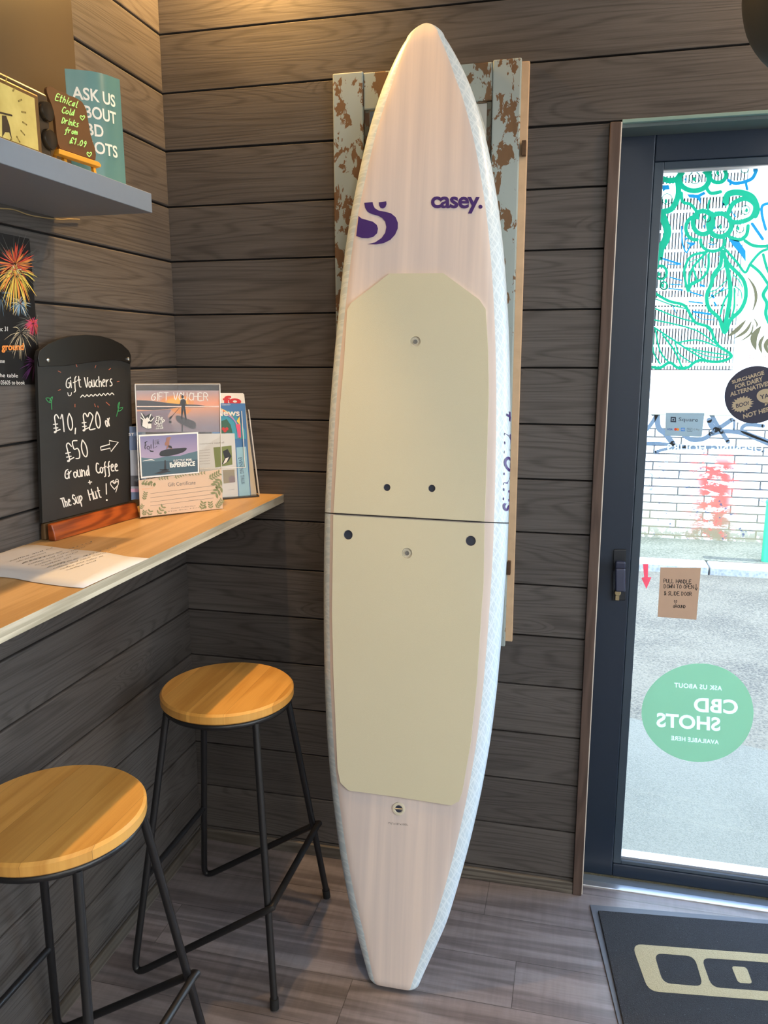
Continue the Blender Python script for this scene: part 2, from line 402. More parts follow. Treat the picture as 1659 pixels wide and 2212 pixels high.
# ================================================================== ROOM
XR, YF, ZC = 3.9, -5.0, 2.75
DX0, DX1, DH = 1.174, 3.60, 2.034
m = MB()
for k in range(-4, 17):                                    # shiplap courses with dark shadow gaps
    z1 = PZ0-k*PD-.0022; z0 = max(PZ0-(k+1)*PD+.0022, .003)
    if z1 <= z0+.01: continue
    z1 = min(z1, ZC)
    if z0 >= ZC: continue
    if z1 > DH+.01: m.box((-.02, 0, z0 if z0 > DH else max(z0, DH-.0)), (XR, .02, z1))
    if z0 < DH-.03: m.box((-.02, 0, z0), (1.1465, .02, min(z1, DH-.003)))
    if z0 < DH-.03: m.box((DX1+.03, 0, z0), (XR, .02, min(z1, DH-.003)))
b1 = MB(); b1.box((-.15, .012, -.02), (1.174, .17, ZC+.1)); b1.box((1.174, .012, DH+.012), (DX1, .17, ZC+.1)); b1.box((DX1, .012, -.02), (XR+.1, .17, ZC+.1))
wb = struct('wall_back', m, WALLB, bevel=.0035)
struct('masonry', b1, mat('dark_gap', C(24, 21, 20), .9), wb)
m = MB()
for k in range(-4, 17):
    z1 = min(PZ0-k*PD-.0022, ZC); z0 = max(PZ0-(k+1)*PD+.0022, .003)
    if z1 <= z0+.01: continue
    m.box((-.02, YF, z0), (0, 0, z1))
wl = struct('wall_left', m, WALLL, bevel=.0035)
struct('masonry', MB().box((-.15, YF-.1, -.02), (-.012, .012, ZC+.1)), MATS['dark_gap'], wl)
struct('wall_right', MB().box((XR, YF-.1, -.02), (XR+.15, .012, ZC+.1)), CREAM)
struct('wall_front', MB().box((-.012, YF-.15, -.02), (XR, YF, ZC+.1)), CREAM)
struct('ceiling', MB().box((-.15, YF-.15, ZC), (XR+.15, .17, ZC+.15)), CREAM)
struct('floor', MB().box((-.012, YF, -.05), (XR, .062, 0)), FLOORM)
SKIRT = stave_wood('grey_skirting', 'x', 'z', .2, C(70, 64, 58), C(112, 106, 98), .6, 0, 0, .1, .3)
struct('baseboard_back', MB().box((.012, -.010, 0), (1.1465, 0, .036)), SKIRT, bevel=.002)
struct('baseboard_left', MB().box((0, YF, 0), (.010, -.0, .036)), SKIRT, bevel=.002)
t = MB().box((1.1468, -.012, 0), (1.1715, .06, DH-.003))
tr = struct('trim_1', t, TRIMW, bevel=.002)
struct('raw_edge', MB().box((1.1716, -.0095, .004), (1.174, .06, DH-.004)), mat('raw_white_edge', C(214, 206, 196), .7), tr)
struct('trim_2', MB().box((1.174, -.002, DH-.0045), (DX1, .012, DH+.0035)), mat('pale_green_reveal', C(120, 148, 142), .6), bevel=.001)
struct('trim_3', MB().box((1.174, .012, DH-.012), (DX1, .098, DH+.012)), mat('grey_reveal', C(92, 104, 104), .6))
struct('trim_4', MB().box((DX1, -.012, 0), (DX1+.026, .06, DH)), TRIMW)
# threshold strip and door sill
struct('trim_5', MB().box((1.1745, .036, -.003), (DX1, .060, .004)), ALU, bevel=.0015)
struct('trim_6', MB().box((1.174, .060, -.05), (DX1, .098, -.004)), mat('sill_grey', C(112, 124, 136), .35, .2))

# ------------------------------------------------------------------ sliding door
DY = .10
door = thing('door_1', (1.75, .12, 0), None, None, kind='structure')
setp(door, 'anthracite framed glass sliding door')
jx0, jx1, gx0 = 1.188, 1.2585, 1.2815
f = MB()
f.box((1.160, DY, 0), (jx1, .17, 2.06)); f.box((jx1, DY, 1.962), (DX1, .17, 2.06)); f.box((jx1, DY, 0), (DX1, .17, .040))
obj('door_frame', f, FRAME, door, bevel=.003)
f = MB()
f.box((jx1+.0008, DY+.004, .041), (gx0, .15, 1.9612)); f.box((gx0, DY+.004, 1.944), (DX1-.02, .15, 1.9612)); f.box((gx0, DY+.004, .041), (DX1-.02, .15, .052))
f.box((2.24, DY+.004, .052), (2.36, .15, 1.944)); f.box((3.53, DY+.004, .052), (DX1-.02, .15, 1.944))
obj('glazing_bead', f, mat('bead_grey', C(56, 70, 84), .4), door, bevel=.0015)
f = MB(); f.box((gx0, DY+.014, .0521), (3.53, .15, .060)); f.box((gx0, DY+.016, 1.937), (2.24, .15, 1.944))
obj('glazing_gasket', f, ALU, door)
GY = .128
obj('glass_pane', MB().box((gx0-.004, GY, .055), (2.245, GY+.006, 1.945)), GLASS, door)
obj('glass_pane', MB().box((2.355, GY, .055), (3.535, GY+.006, 1.945)), GLASS, door)
hp = MB(); hp.slab([onY(*p, DY-.006) for p in ((1326, 1187), (1353, 1187), (1351, 1298), (1322, 1298))], .0058, (0, -1, 0))
hpl = obj('handle_plate', hp, FRAMED, door, bevel=.003)
c0 = onY(1338, 1222, DY-.006); c1 = onY(1341, 1268, DY-.03)
h = MB(); h.tube([c0, c0+V((0, -.034, 0))], .012, 14)
h.hexa([(c0.x-.013, DY-.052, c0.z+.004), (c0.x+.013, DY-.052, c0.z+.004), (c0.x+.013, DY-.034, c0.z+.004), (c0.x-.013, DY-.034, c0.z+.004)][::-1],
       [(c0.x-.010, DY-.060, c1.z-.006), (c0.x+.016, DY-.060, c1.z-.006), (c0.x+.016, DY-.040, c1.z-.006), (c0.x-.010, DY-.040, c1.z-.006)][::-1])
h.box((c0.x-.013, DY-.050, c0.z+.002), (c0.x+.013, DY-.034, c0.z+.022))
obj('door_handle', h, mat('handle_grey', C(50, 56, 78), .28, .3), hpl, bevel=.004, seg=3)
kc = onY(1334, 1279, DY-.006); k_ = MB(); k_.lathe(kc, (0, -1, 0), [(.0085, 0), (.0085, .009), (.007, .0105), (.001, .0105)], 20)
k_.box((kc.x-.0048, DY-.014, kc.z-.021), (kc.x+.0048, DY-.006, kc.z)); obj('key_cylinder', k_, BRASS, hpl, smooth=True)

# ================================================================== STREET OUTSIDE
def ground_mat(name, a, b, scale, bump):
    m, t = newmat(name); g = t.n('NewGeometry').outputs['Position']
    n1 = t.noise(g, scale, 5, .65); n2 = t.noise(g, 2.2, 3); n3 = t.n('TexVoronoi', {'Vector': g, 'Scale': scale*1.4}).outputs['Distance']
    v = t.m('ADD', t.m('MULTIPLY', n1, .5), t.m('ADD', t.m('MULTIPLY', n2, .35), t.m('MULTIPLY', n3, .25)))
    t.set(t.b.inputs['Base Color'], t.mix(t.ramp(v, .36, .68), a, b)); t.b.inputs['Roughness'].default_value = .75; t.bump(v, bump, .01); return m
ASPH = ground_mat('worn_asphalt', C(18, 18, 15), C(70, 68, 59), 60, .9)
CONC = ground_mat('concrete_apron', C(54, 57, 52), C(76, 78, 72), 130, .4)
PAVE = ground_mat('mossy_pavement', C(34, 40, 28), C(78, 80, 70), 40, .6)
KERB = ground_mat('kerb_stone', C(96, 100, 102), C(130, 132, 132), 30, .3)
ap = [(-6, .17), (9, .17), (9, .88), (2.4, .95), (1.8, 1.12), (1.3, 1.30), (-6, 1.3)]
struct('concrete_apron', MB().slab([(x, y, -.035) for x, y in ap], .05, (0, 0, 1)), CONC)
struct('street_asphalt', MB().box((-8, .17, -.35), (12, 4.25, -.165)), ASPH)
k_ = MB()
for i in range(22):
    x = -6+i*.74; k_.box((x, 4.25, -.35), (x+.73, 4.45, -.095+.006*math.sin(i)))
struct('kerb', k_, KERB, bevel=.012)
struct('pavement', MB().box((-8, 4.45, -.35), (12, 5.2, -.10)), PAVE)
OW = 5.2
m, t = newmat('painted_brick'); x, y, z = t.pos()
br = t.n('TexBrick', {'Vector': t.xyz(x, z, 0.0), 'Scale': 1.0, 'Mortar Size': .0065, 'Brick Width': .44, 'Row Height': .072, 'Color1': C(246, 244, 238), 'Color2': C(236, 236, 232), 'Mortar': C(52, 52, 50)})
g = t.n('NewGeometry').outputs['Position']
flake = t.noise(t.xyz(x, 0.0, t.m('MULTIPLY', z, 2.2)), 7.0, 6, .7)
redz = t.m('MULTIPLY', t.m('MULTIPLY', t.ramp(x, 1.95, 2.2), t.m('SUBTRACT', 1.0, t.ramp(z, .55, .82))), t.m('SUBTRACT', 1.0, t.ramp(x, 2.36, 2.56)))
redm = t.m('MULTIPLY', t.ramp(t.m('ADD', flake, t.m('MULTIPLY', redz, .12)), .56, .62), redz)
dirt = t.m('MULTIPLY', t.m('SUBTRACT', 1.0, t.ramp(z, -.08, .42)), t.ramp(t.noise(g, 14, 5, .7), .32, .55))
speck = t.m('MULTIPLY', t.ramp(t.noise(g, 22, 3, .6), .64, .68), t.m('SUBTRACT', 1.0, t.ramp(z, .75, .9)))
col = t.mix(redm, br.outputs[0], C(150, 58, 50)); col = t.mix(t.m('MULTIPLY', dirt, .95), col, C(96, 90, 66)); col = t.mix(t.m('MULTIPLY', speck, .85), col, C(34, 44, 70))
low = t.m('LESS_THAN', z, .93); col = t.mix(low, C(240, 240, 236), col)
t.set(t.b.inputs['Base Color'], col); t.b.inputs['Roughness'].default_value = .85; t.bump(br.outputs['Fac'], -.5, .004)
BRICK = m
bw = MB(); bw.box((-8, OW, -.35), (12, OW+.3, 1.36)); bw.box((2.36, OW, 1.36), (12, OW+.3, 4.7)); bw.box((-8, OW, 4.4), (2.36, OW+.3, 4.7)); bw.box((-8, OW, 1.36), (-.4, OW+.3, 4.4))
build_ = thing('building_opposite', (2, OW, -.35), 'white painted brick building across the street', None, kind='structure')
obj('brick_wall', bw, BRICK, build_)
obj('window_sill', MB().box((-.5, OW-.07, 1.285), (2.42, OW, 1.36)), mat('white_render', C(244, 244, 240), .8), build_, bevel=.01)
obj('plinth_band', MB().box((-8, OW-.02, .985), (12, OW, 1.075)), mat('weathered_render', C(150, 152, 138), .8, 0, .3, .12, 9), build_, bevel=.006)
obj('window_glass', MB().box((-.4, OW+.16, 1.36), (2.36, OW+.18, 4.4)), mat('street_window_grey', C(30, 36, 36), .4), build_)
gr = MB(); WG = mat('white_grille', C(246, 248, 248), .6)
for i in range(112): x = -.38+i*.0246; gr.box((x, OW+.02, 1.37), (x+.0125, OW+.03, 4.39))
for i in range(20): z = 1.40+i*.155; gr.box((-.4, OW+.03, z), (2.36, OW+.036, z+.02))
for x in (.9, 1.62): gr.box((x, OW-.005, 1.36), (x+.05, OW+.05, 4.4))
gr.box((-.4, OW-.005, 1.90), (2.36, OW+.05, 1.96)); gr.box((-.4, OW-.005, 2.75), (2.36, OW+.05, 2.86))
o = obj('window_grille', gr, WG, build_); o['kind'] = 'stuff'
# spray paint on the wall
cq = pxcrop(1220, 760, 3.686, (0, OW-.003, 0), (0, 1, 0)); SPRAY = mat('slate_spray_paint', C(50, 64, 76), .7)
a = Art(cq, (0, -1, 0), .001, 0)
for pts, w in (([(600, 660), (660, 610), (710, 540), (740, 480)], 30), ([(700, 500), (760, 480)], 22), ([(735, 490), (745, 600), (800, 650), (860, 730)], 44), ([(620, 732), (740, 730), (860, 742), (960, 755)], 26),
               ([(720, 800), (800, 775), (930, 765), (1200, 762), (1420, 765), (1580, 790)], 22), ([(930, 650), (1010, 700), (1110, 690), (1180, 640), (1240, 600), (1330, 540)], 34),
               ([(1145, 450), (1200, 560), (1300, 715)], 34), ([(1150, 545), (1170, 590), (1200, 620)], 44), ([(1160, 655), (1280, 632), (1400, 645), (1500, 680), (1640, 740), (1700, 770)], 34),
               ([(1350, 545), (1347, 615)], 18), ([(1580, 590), (1450, 580), (1410, 620), (1480, 660), (1620, 710), (1720, 750)], 30)):
    a.line(pts, w, SPRAY)
a.hand('M9', 745, 900, 835, 900, 36, 5, mat('faded_marker', C(110, 116, 120), .8)); a.hand('03', 665, 1000, 740, 1000, 30, 4, MATS['faded_marker'])
a.build('graffiti', build_)
gp = MB(); q0 = onY(1652, 1240, 4.30); gp.tube([(q0.x+.06, 4.53, -.101), (q0.x+.06, 4.53, .36)], .045, 16); gp.lathe((q0.x+.06, 4.53, .36), (0, 0, 1), [(.05, 0), (.05, .02), (.03, .04)], 16)
obj('green_bollard', gp, mat('green_enamel', C(30, 132, 96), .4), smooth=True, label='green post standing on the pavement at the right edge of the glass door', cat='post')

# ================================================================== DOOR STICKERS (on the inside of the glass)
GP = (0, GY-.0004, 0); GN = (0, 1, 0)
def vinyl(name, rgb, tr=.30, rough=.4): return mat(name, C(*rgb), rough, 0, .4, 0, 30, 0, tr)
GREEN = vinyl('green_vinyl', (0, 184, 140)); DGREEN = vinyl('deep_green_vinyl', (20, 120, 96)); BLUE = vinyl('blue_vinyl', (0, 150, 206)); OLIVE = vinyl('olive_vinyl', (120, 120, 92)); FROST = vinyl('frosted_vinyl', (226, 244, 240), .6)
dq = pxcrop(1220, 200, 3.686, GP, GN)
def art_door(): return Art(dq, (0, -1, 0), .0002, .0002)
wd = thing('plant_decal', onY(1500, 830, GY), 'green line-drawn flowers and leaves decal with blue dashes across the top of the glass door', 'decal')
a = art_door()
LIM = 1715
def L(pts, w, sm=6, closed=False, m=GREEN, lay=0): a.line(pts, w, m, lay, sm, closed)
L([(790, 690), (830, 700), (890, 690), (930, 640)], 46); L([(900, 700), (905, 790), (890, 860), (845, 930), (775, 950)], 46)
L([(930, 800), (940, 870), (1000, 890), (1050, 950), (1060, 1000)], 26); a.ring(1030, 690, 118, 92, 42, GREEN); a.ring(1218, 655, 66, 62, 32, GREEN)
L([(1120, 740), (1160, 800), (1240, 790)], 30)
L([(770, 960), (800, 1040), (818, 1110), (800, 1180), (765, 1240), (752, 1310)], 62)
a.ring(1235, 1055, 92, 92, 40, GREEN, 1); a.ring(1100, 1035, 80, 92, 38, GREEN); a.ring(1040, 1080, 76, 92, 30, GREEN, 0, 80, 280); a.ring(1178, 1185, 96, 78, 26, GREEN, 0, -10, 190)
L([(1300, 960), (1345, 880), (1440, 845), (1515, 900), (1490, 990), (1400, 1030), (1320, 1030)], 38)
L([(1280, 880), (1300, 810), (1390, 795), (1490, 830), (1530, 920), (1515, 980)], 50); L([(1310, 1150), (1390, 1172), (1445, 1135), (1460, 1060)], 30)
L([(1150, 860), (1140, 930), (1180, 960)], 18)
L([(1130, 1270), (1010, 1300), (957, 1390), (955, 1470), (982, 1580), (1010, 1520), (1080, 1490), (1140, 1410), (1145, 1290)], 22); L([(1120, 1280), (1010, 1410), (985, 1560)], 20); L([(1020, 1400), (1050, 1500), (1010, 1530)], 18)
L([(1255, 1260), (1300, 1360), (1420, 1490), (1442, 1620), (1400, 1730), (1320, 1810), (1272, 1910), (1230, 1800), (1150, 1720), (1130, 1620), (1165, 1530), (1185, 1450), (1240, 1370)], 32, 6, True)
L([(1280, 1340), (1312, 1500), (1315, 1640), (1270, 1890)], 36); L([(1240, 1760), (1270, 1660), (1320, 1580)], 18); L([(1330, 1780), (1350, 1700), (1350, 1560)], 16)
for p in (((1190, 1480), (1230, 1420), (1270, 1390)), ((1150, 1590), (1220, 1560), (1300, 1480)), ((1150, 1640), (1230, 1590), (1300, 1560)), ((1340, 1450), (1390, 1500), (1415, 1550)), ((1350, 1540), (1400, 1580), (1410, 1640))): L(p, 9)
for p in (((1105, 1290), (1110, 1370), (1130, 1400)), ((1070, 1340), (1080, 1420), (1090, 1440)), ((985, 1380), (1000, 1350), (1060, 1320))): L(p, 8)
L([(1270, 1240), (1370, 1350), (1435, 1432), (1480, 1360), (1560, 1270), (1640, 1240)], 22); L([(1435, 1180), (1510, 1220), (1640, 1222)], 28); L([(1480, 1370), (1560, 1440), (1640, 1560)], 26); L([(1580, 1290), (1610, 1400), (1650, 1480)], 24)
L([(1620, 1540), (1580, 1610), (1610, 1680), (1600, 1760), (1630, 1840), (1660, 1900)], 30)
L([(720, 1598), (830, 1660), (945, 1690), (990, 1750), (1040, 1830), (1150, 1870), (1190, 1960), (1230, 2020), (1322, 2085), (1300, 2122), (1200, 2145), (1090, 2130), (1030, 2150), (980, 2188), (900, 2190), (835, 2150), (760, 2190), (690, 2185)], 24)
for p, w in ((((720, 1720), (900, 1790), (1100, 1850), (1185, 1930)), 13), (((712, 1810), (900, 1850), (1060, 1900), (1190, 1990)), 13), (((712, 1870), (880, 1980), (1000, 2060), (1120, 2130)), 15), (((885, 1995), (1050, 1970), (1210, 2020)), 13),
             (((780, 1930), (870, 2050), (930, 2180)), 16), (((720, 1880), (760, 2060), (830, 2150)), 14), (((960, 2030), (1100, 2060), (1310, 2092)), 12), (((880, 1990), (910, 2080), (1010, 2150)), 12), (((715, 1640), (850, 1690), (960, 1720)), 11), (((1020, 2050), (1140, 2100), (1260, 2110)), 10), (((700, 1930), (705, 2060), (760, 2160)), 14)): L(p, w)
a.ring(765, 1432, 46, 52, 24, GREEN); a.ring(788, 1537, 28, 30, 13, GREEN); L([(735, 1380), (745, 1300)], 20)
for cx, cy, r, px_, py_ in ((815, 848, 40, 806, 866), (1035, 680, 44, 1030, 688), (1215, 640, 24, 1217, 640), (1438, 935, 34, 1448, 938), (1432, 610, 30, 1432, 600)):
    a.ring(cx, cy, r, r*1.05, 7, DGREEN, 2); a.disc(px_, py_, 12, 18, GREEN, 3, 14)
for cx, cy in ((1255, 1075), (1130, 1000), (1188, 1175), (1395, 1085), (765, 1450), (792, 1540)):
    a.ring(cx, cy, 30, 30, 7, DGREEN, 2, -20, 250); a.disc(cx-14, cy-4, 12, 17, GREEN, 3, 14)
a.flatten(None, 2.2); a.build('green_flowers', wd)
a = art_door()
for p in (((772, 738), (828, 735), (836, 770), (800, 775), (782, 790)), ((972, 808), (1060, 812), (1110, 786), (1122, 808), (1080, 830), (1083, 885), (1050, 840), (990, 835)), ((1295, 665), (1318, 705), (1305, 740), (1330, 738)), ((1250, 870), (1275, 890), (1260, 905)), ((1500, 580), (1540, 580), (1530, 640), (1500, 630)),
          ((1320, 935), (1370, 990), (1350, 990)), ((1300, 1165), (1385, 1180), (1440, 1260), (1442, 1350), (1400, 1290), (1340, 1220)), ((960, 1190), (1050, 1195), (1010, 1225)), ((955, 1150), (985, 1160), (960, 1180)), ((1185, 1080), (1205, 1060), (1200, 1095)), ((1100, 1060), (1115, 1050), (1110, 1085)), ((950, 690), (970, 670), (965, 710))):
    a.poly(p, BLUE)
for p, w in ((((1305, 700), (1350, 722), (1430, 712), (1495, 680), (1525, 620)), 28), (((1440, 710), (1452, 770)), 22), (((1492, 1045), (1575, 1165)), 26), (((1640, 880), (1575, 900), (1570, 970), (1600, 1090)), 24), (((930, 1065), (938, 1200), (968, 1272), (1000, 1215)), 13),
             (((765, 1318), (922, 1366)), 15), (((820, 1366), (922, 1368)), 9), (((840, 1472), (926, 1494)), 11), (((842, 1526), (930, 1530)), 8), (((828, 1560), (938, 1572)), 11), (((1000, 1588), (1090, 1616)), 13), (((990, 1664), (1096, 1676)), 13), (((1025, 1745), (1160, 1764)), 17), (((1080, 1532), (1110, 1542)), 18),
             (((858, 1695), (886, 1756)), 8), (((1035, 1765), (1090, 1802), (1188, 1810)), 7), (((1145, 1200), (1175, 1212), (1210, 1195)), 9), (((1240, 1580), (1265, 1555)), 14), (((1170, 1615), (1185, 1630)), 20), (((1190, 1670), (1205, 1695)), 16), (((1180, 1340), (1235, 1300)), 3)):
    a.line(p, w, BLUE, 0, 5)
a.flatten(None, 2.2); a.build('blue_dashes', wd, label='blue dash marks')
a = art_door()
a.line([(1448, 1458), (1508, 1550), (1522, 1650), (1490, 1752)], 26, OLIVE, 0, 6, False, 2); a.line([(1295, 1945), (1370, 1890), (1445, 1808)], 34, OLIVE, 0, 6, False, 2); a.line([(1345, 1960), (1440, 1900), (1490, 1815)], 26, OLIVE, 0, 6, False, 2)
a.line([(1390, 1985), (1480, 1920), (1502, 1830)], 16, OLIVE, 0, 6, False, 2); a.line([(1500, 1790), (1530, 1840), (1525, 1870)], 14, OLIVE, 0, 6, False, 2); a.line([(1562, 1860), (1505, 1950), (1520, 2050)], 56, OLIVE, 0, 6, False, 2)
a.line([(1590, 1930), (1555, 2000), (1570, 2080)], 30, OLIVE, 0, 6, False, 2); a.line([(1640, 1940), (1600, 2010), (1620, 2080)], 36, OLIVE, 0, 6, False, 2)
a.flatten(None, 2.2); a.build('olive_leaves', wd, label='olive brown leaf marks')
a = art_door(); CORAL = vinyl('coral_vinyl', (226, 150, 130)); a.text('NO PARKING', ((1470, 2090), (1860, 2078), (1860, 2112), (1470, 2124)), CORAL, 0, 0, 0, 1.15)
a.build('parking_lettering', None, label='thin coral capital lettering above the dark round sticker', cat='lettering')
# dark round sticker
NAVY = mat('dark_navy_vinyl', C(50, 52, 74), .45, 0, .4, 0, 30, 0, .2); TAN = vinyl('tan_print', (206, 190, 160), .35)
sc_ = onY(1631, 853, GY)
st = thing('round_sticker', (sc_.x, GY, sc_.z-.072), 'dark round sticker about dairy alternatives on the right of the door glass', 'sticker')
obj('backing', MB().lathe(V((sc_.x, GY-.0003, sc_.z)), (0, -1, 0), [(.0725, 0), (.0725, .0006), (.072, .0008), (0, .0008)], 48), NAVY, st)
eq = pxcrop(1540, 760, 9.218, (0, GY-.0011, 0), GN); a = Art(eq, (0, -1, 0), .0002, .0001)
a.text('SURCHARGE', ((370, 575), (1010, 370), (1025, 450), (385, 640)), TAN, 0, .03); a.text('FOR DAIRY', ((435, 660), (985, 485), (1000, 585), (445, 740)), TAN, 0, .03); a.text('ALTERNATIVES', ((335, 810), (1130, 570), (1140, 665), (345, 895)), TAN, 0, .03)
pts = []
for k in range(40):
    an = 2*math.pi*k/40; r_ = (1.0 if k % 2 else .78)*(1+.06*math.sin(k*2.3)); pts.append((582+230*r_*math.cos(an)*.98, 1045+165*r_*math.sin(an)-60*math.cos(an)*r_*.6))
a.poly(pts, TAN, 0); a.text('BOO!', ((455, 1040), (715, 975), (715, 1055), (465, 1120)), NAVY, 1, .02)
a.disc(1075, 880, 205, 145, TAN, 0, 30); a.poly([(1040, 1000), (1120, 1010), (1030, 1085)], TAN, 0); a.text('YAY!', ((930, 860), (1220, 800), (1220, 890), (950, 950)), NAVY, 1, .02)
a.text('NOT HERE!', ((595, 1245), (1220, 1060), (1230, 1150), (610, 1335)), TAN, 0, .03)
a.build('lettering', st)
# card payment sticker
cq2 = lambda base: Art(pxcrop(1220, 760, 3.686, (0, GY-base, 0), GN), (0, -1, 0), .0002, .0001)
P2 = lambda x, y, base=.0012: onY(1220+x/3.686, 760+y/3.686, GY-base)
cs = thing('payment_sticker', P2(955, 675), 'grey rectangular card payment sticker with a square logo on the door glass', 'sticker')
obj('backing', MB().slab([P2(805, 485), P2(1112, 488), P2(1090, 677), P2(798, 668)], .0009, (0, -1, 0)), mat('pale_grey_vinyl', C(176, 196, 204), .4, 0, .4, 0, 30, 0, .4), cs)
a = cq2(.0012); INK = mat('dark_blue_ink', C(44, 56, 76), .5)
a.line([(848, 522), (880, 524), (882, 556), (846, 554)], 14, INK, 0, 0, True); a.disc(864, 540, 8, 8, INK, 0, 8)
a.text('Square', ((908, 523), (1062, 528), (1058, 566), (906, 560)), INK)
a.text('VISA', ((816, 608), (860, 609), (858, 626), (814, 624)), mat('blue_ink', C(40, 60, 150), .5), 0, .02)
a.disc(882, 617, 11, 11, mat('red_ink', C(220, 60, 40), .5)); a.disc(900, 618, 11, 11, mat('orange_ink', C(240, 150, 40), .5)); a.quad(925, 604, 956, 632, mat('sky_blue_ink', C(60, 140, 220), .5))
a.text('AMEX', (928, 611, 953, 625), WHITE, 1); a.line([(974, 607), (1014, 608), (1014, 632), (973, 631)], 3, INK, 0, 0, True); a.text('Pay', ((982, 613), (1008, 613), (1007, 628), (981, 627)), INK); a.text('G Pay', ((1026, 611), (1074, 613), (1072, 630), (1024, 628)), GREYP)
a.build('lettering', cs)
a = cq2(.0004); a.text('OPENING HOURS', ((815, 735), (1580, 742), (1580, 800), (815, 785)), FROST, 0, .02, 0, 1.1, True)
a.build('opening_hours_lettering', None, label='white vinyl lettering reading backwards in a row under the payment sticker', cat='lettering')
# cardboard note
cn = thing('cardboard_note', P2(910, 2125), 'brown cardboard note with handwriting stuck low on the door glass', 'note')
obj('card', MB().slab([P2(762, 1718, .0035), P2(1084, 1722, .0035), P2(1048, 2133, .0035), P2(740, 2110, .0035)], .003, (0, -1, 0)), mat('brown_card', C(206, 178, 156), .8, 0, .2, .05, 50, 0, .28), cn)
a = cq2(.0035)
for tx, q in (('PULL HANDLE', (788, 1838, 1012, 1845)), ('DOWN TO OPEN', (790, 1880, 1030, 1886)), ('& SLIDE DOOR', (790, 1935, 1012, 1942)), ('GROUND', (862, 2036, 965, 2040))): a.hand(tx, *q, 29 if 'G' not in tx[:1] else 22, 4.5, BLACKP)
a.line([(1046, 1850), (1046, 1895)], 5, BLACKP, 0, 0); a.line([(1036, 1880), (1047, 1900), (1057, 1878)], 5, BLACKP, 0, 0); a.heart(882, 1988, 11, 4, BLACKP); a.build('handwriting', cn)
a = cq2(.0004); PINK = mat('pink_red_paper', C(232, 84, 100), .7, 0, .3, .1, 60, 0, .4)
a.poly([(622, 1690), (665, 1690), (662, 1795), (690, 1795), (650, 1888), (610, 1800), (632, 1795)], PINK); a.build('arrow_sticker', None, label='red arrow sticker pointing down beside the door handle', cat='sticker')
# green oval sticker
P3 = lambda x, y: onY(1220+x/3.686, 1360+y/3.686, GY-.0008)
MINT = mat('mint_vinyl', C(146, 208, 172), .5, 0, .3, 0, 30, 0, .17)
ov = thing('oval_sticker', P3(1055, 1054), 'large mint green round sticker with mirrored lettering low on the door glass', 'sticker')
ob_ = Art(lambda x, y: P3(x, y), (0, -1, 0), .0002, .0002); ob_.raw([(1057+446*math.cos(2*math.pi*k/72), 662+392*math.sin(2*math.pi*k/72)+8*math.sin(4*math.pi*k/72)) for k in range(72)], [tuple(range(72))], MINT)
a = Art(lambda x, y: P3(x, y), (0, -1, 0), .0002, .0002); PALE = vinyl('pale_print', (226, 238, 232), .5)
a.text('ASK US ABOUT', ((872, 422), (1252, 448), (1252, 486), (872, 460)), PALE, 0, .02, 0, 1.1, True); a.text('CBD', ((1028, 540), (1378, 560), (1378, 675), (1028, 655)), PALE, 0, .03, 0, 1.05, True)
a.text('SHOTS', ((730, 660), (1238, 700), (1238, 810), (730, 775)), PALE, 0, .03, 0, 1.02, True); a.text('AVAILABLE HERE', ((848, 845), (1226, 880), (1226, 914), (848, 880)), PALE, 0, .02, 0, 1.08, True)
ob_.flatten(a, 1.3); ob_.build('backing', ov); a.build('lettering', ov)
# ================================================================== MIRROR behind the board
def peel(name, base, bare, amt, scale=14):
    m, t = newmat(name); x, y, z = t.pos()
    n = t.noise(t.xyz(t.m('MULTIPLY', x, 1.6), y, z), scale, 5, .62, .4); big = t.noise(t.xyz(x, y, z), 3.2, 2)
    zone = t.ramp(big, .30, .58); msk = t.ramp(t.m('ADD', n, t.m('MULTIPLY', zone, amt)), .672, .69)
    wood = t.mix(t.noise(t.xyz(t.m('MULTIPLY', x, 60.), y, t.m('MULTIPLY', z, 9.0)), 1.0, 3), tuple(c*.55 for c in bare[:3])+(1,), bare)
    tint = t.mix(t.noise(t.xyz(x, y, z), 6, 3), tuple(c*.86 for c in base[:3])+(1,), base)
    t.set(t.b.inputs['Base Color'], t.mix(msk, tint, wood)); t.b.inputs['Roughness'].default_value = .6; t.bump(msk, -.5, .002); return m
PEEL = peel('peeling_pale_blue_paint', C(158, 170, 168), C(122, 90, 58), .155, 22); PEELT = peel('peeling_paint_top_rail', C(156, 166, 160), C(120, 90, 58), .17, 20)
mx0, mx1, mz0, mz1 = .476, .957, .727, 2.181
mir = thing('mirror', ((mx0+mx1)/2, 0, mz0), 'tall mirror in a reclaimed pale blue peeling wooden frame on the wall behind the board', 'mirror')
obj('back_frame', MB().box((mx0+.004, -.013, mz0+.010), (mx1, -.0005, mz1-.004)), mat('peach_edge_wood', C(196, 166, 134), .7, 0, .3, .15, 40), mir, bevel=.002)
sw, fy = .078, -.0278
for x0, x1 in ((mx0, mx0+sw), (mx1-.018-sw*.86, mx1-.018)): obj('stile', MB().box((x0, fy, mz0), (x1, -.0131, mz1)), PEEL, mir, bevel=.003)
for z0, z1, mm in ((mz1-.088, mz1-.003, PEELT), (mz0+.003, mz0+.10, PEELT)): obj('rail', MB().box((mx0+sw+.0005, fy+.002, z0), (mx1-.0185-sw*.86, -.0131, z1)), mm, mir, bevel=.003)
gx_0, gx_1 = mx0+sw+.001, mx1-.019-sw*.86
b = MB()
for a0, a1 in (((gx_0, mz0+.1005), (gx_0+.012, mz1-.0885)), ((gx_1-.012, mz0+.1005), (gx_1, mz1-.0885))): b.box((a0[0], fy+.006, a0[1]), (a1[0], -.0131, a1[1]))
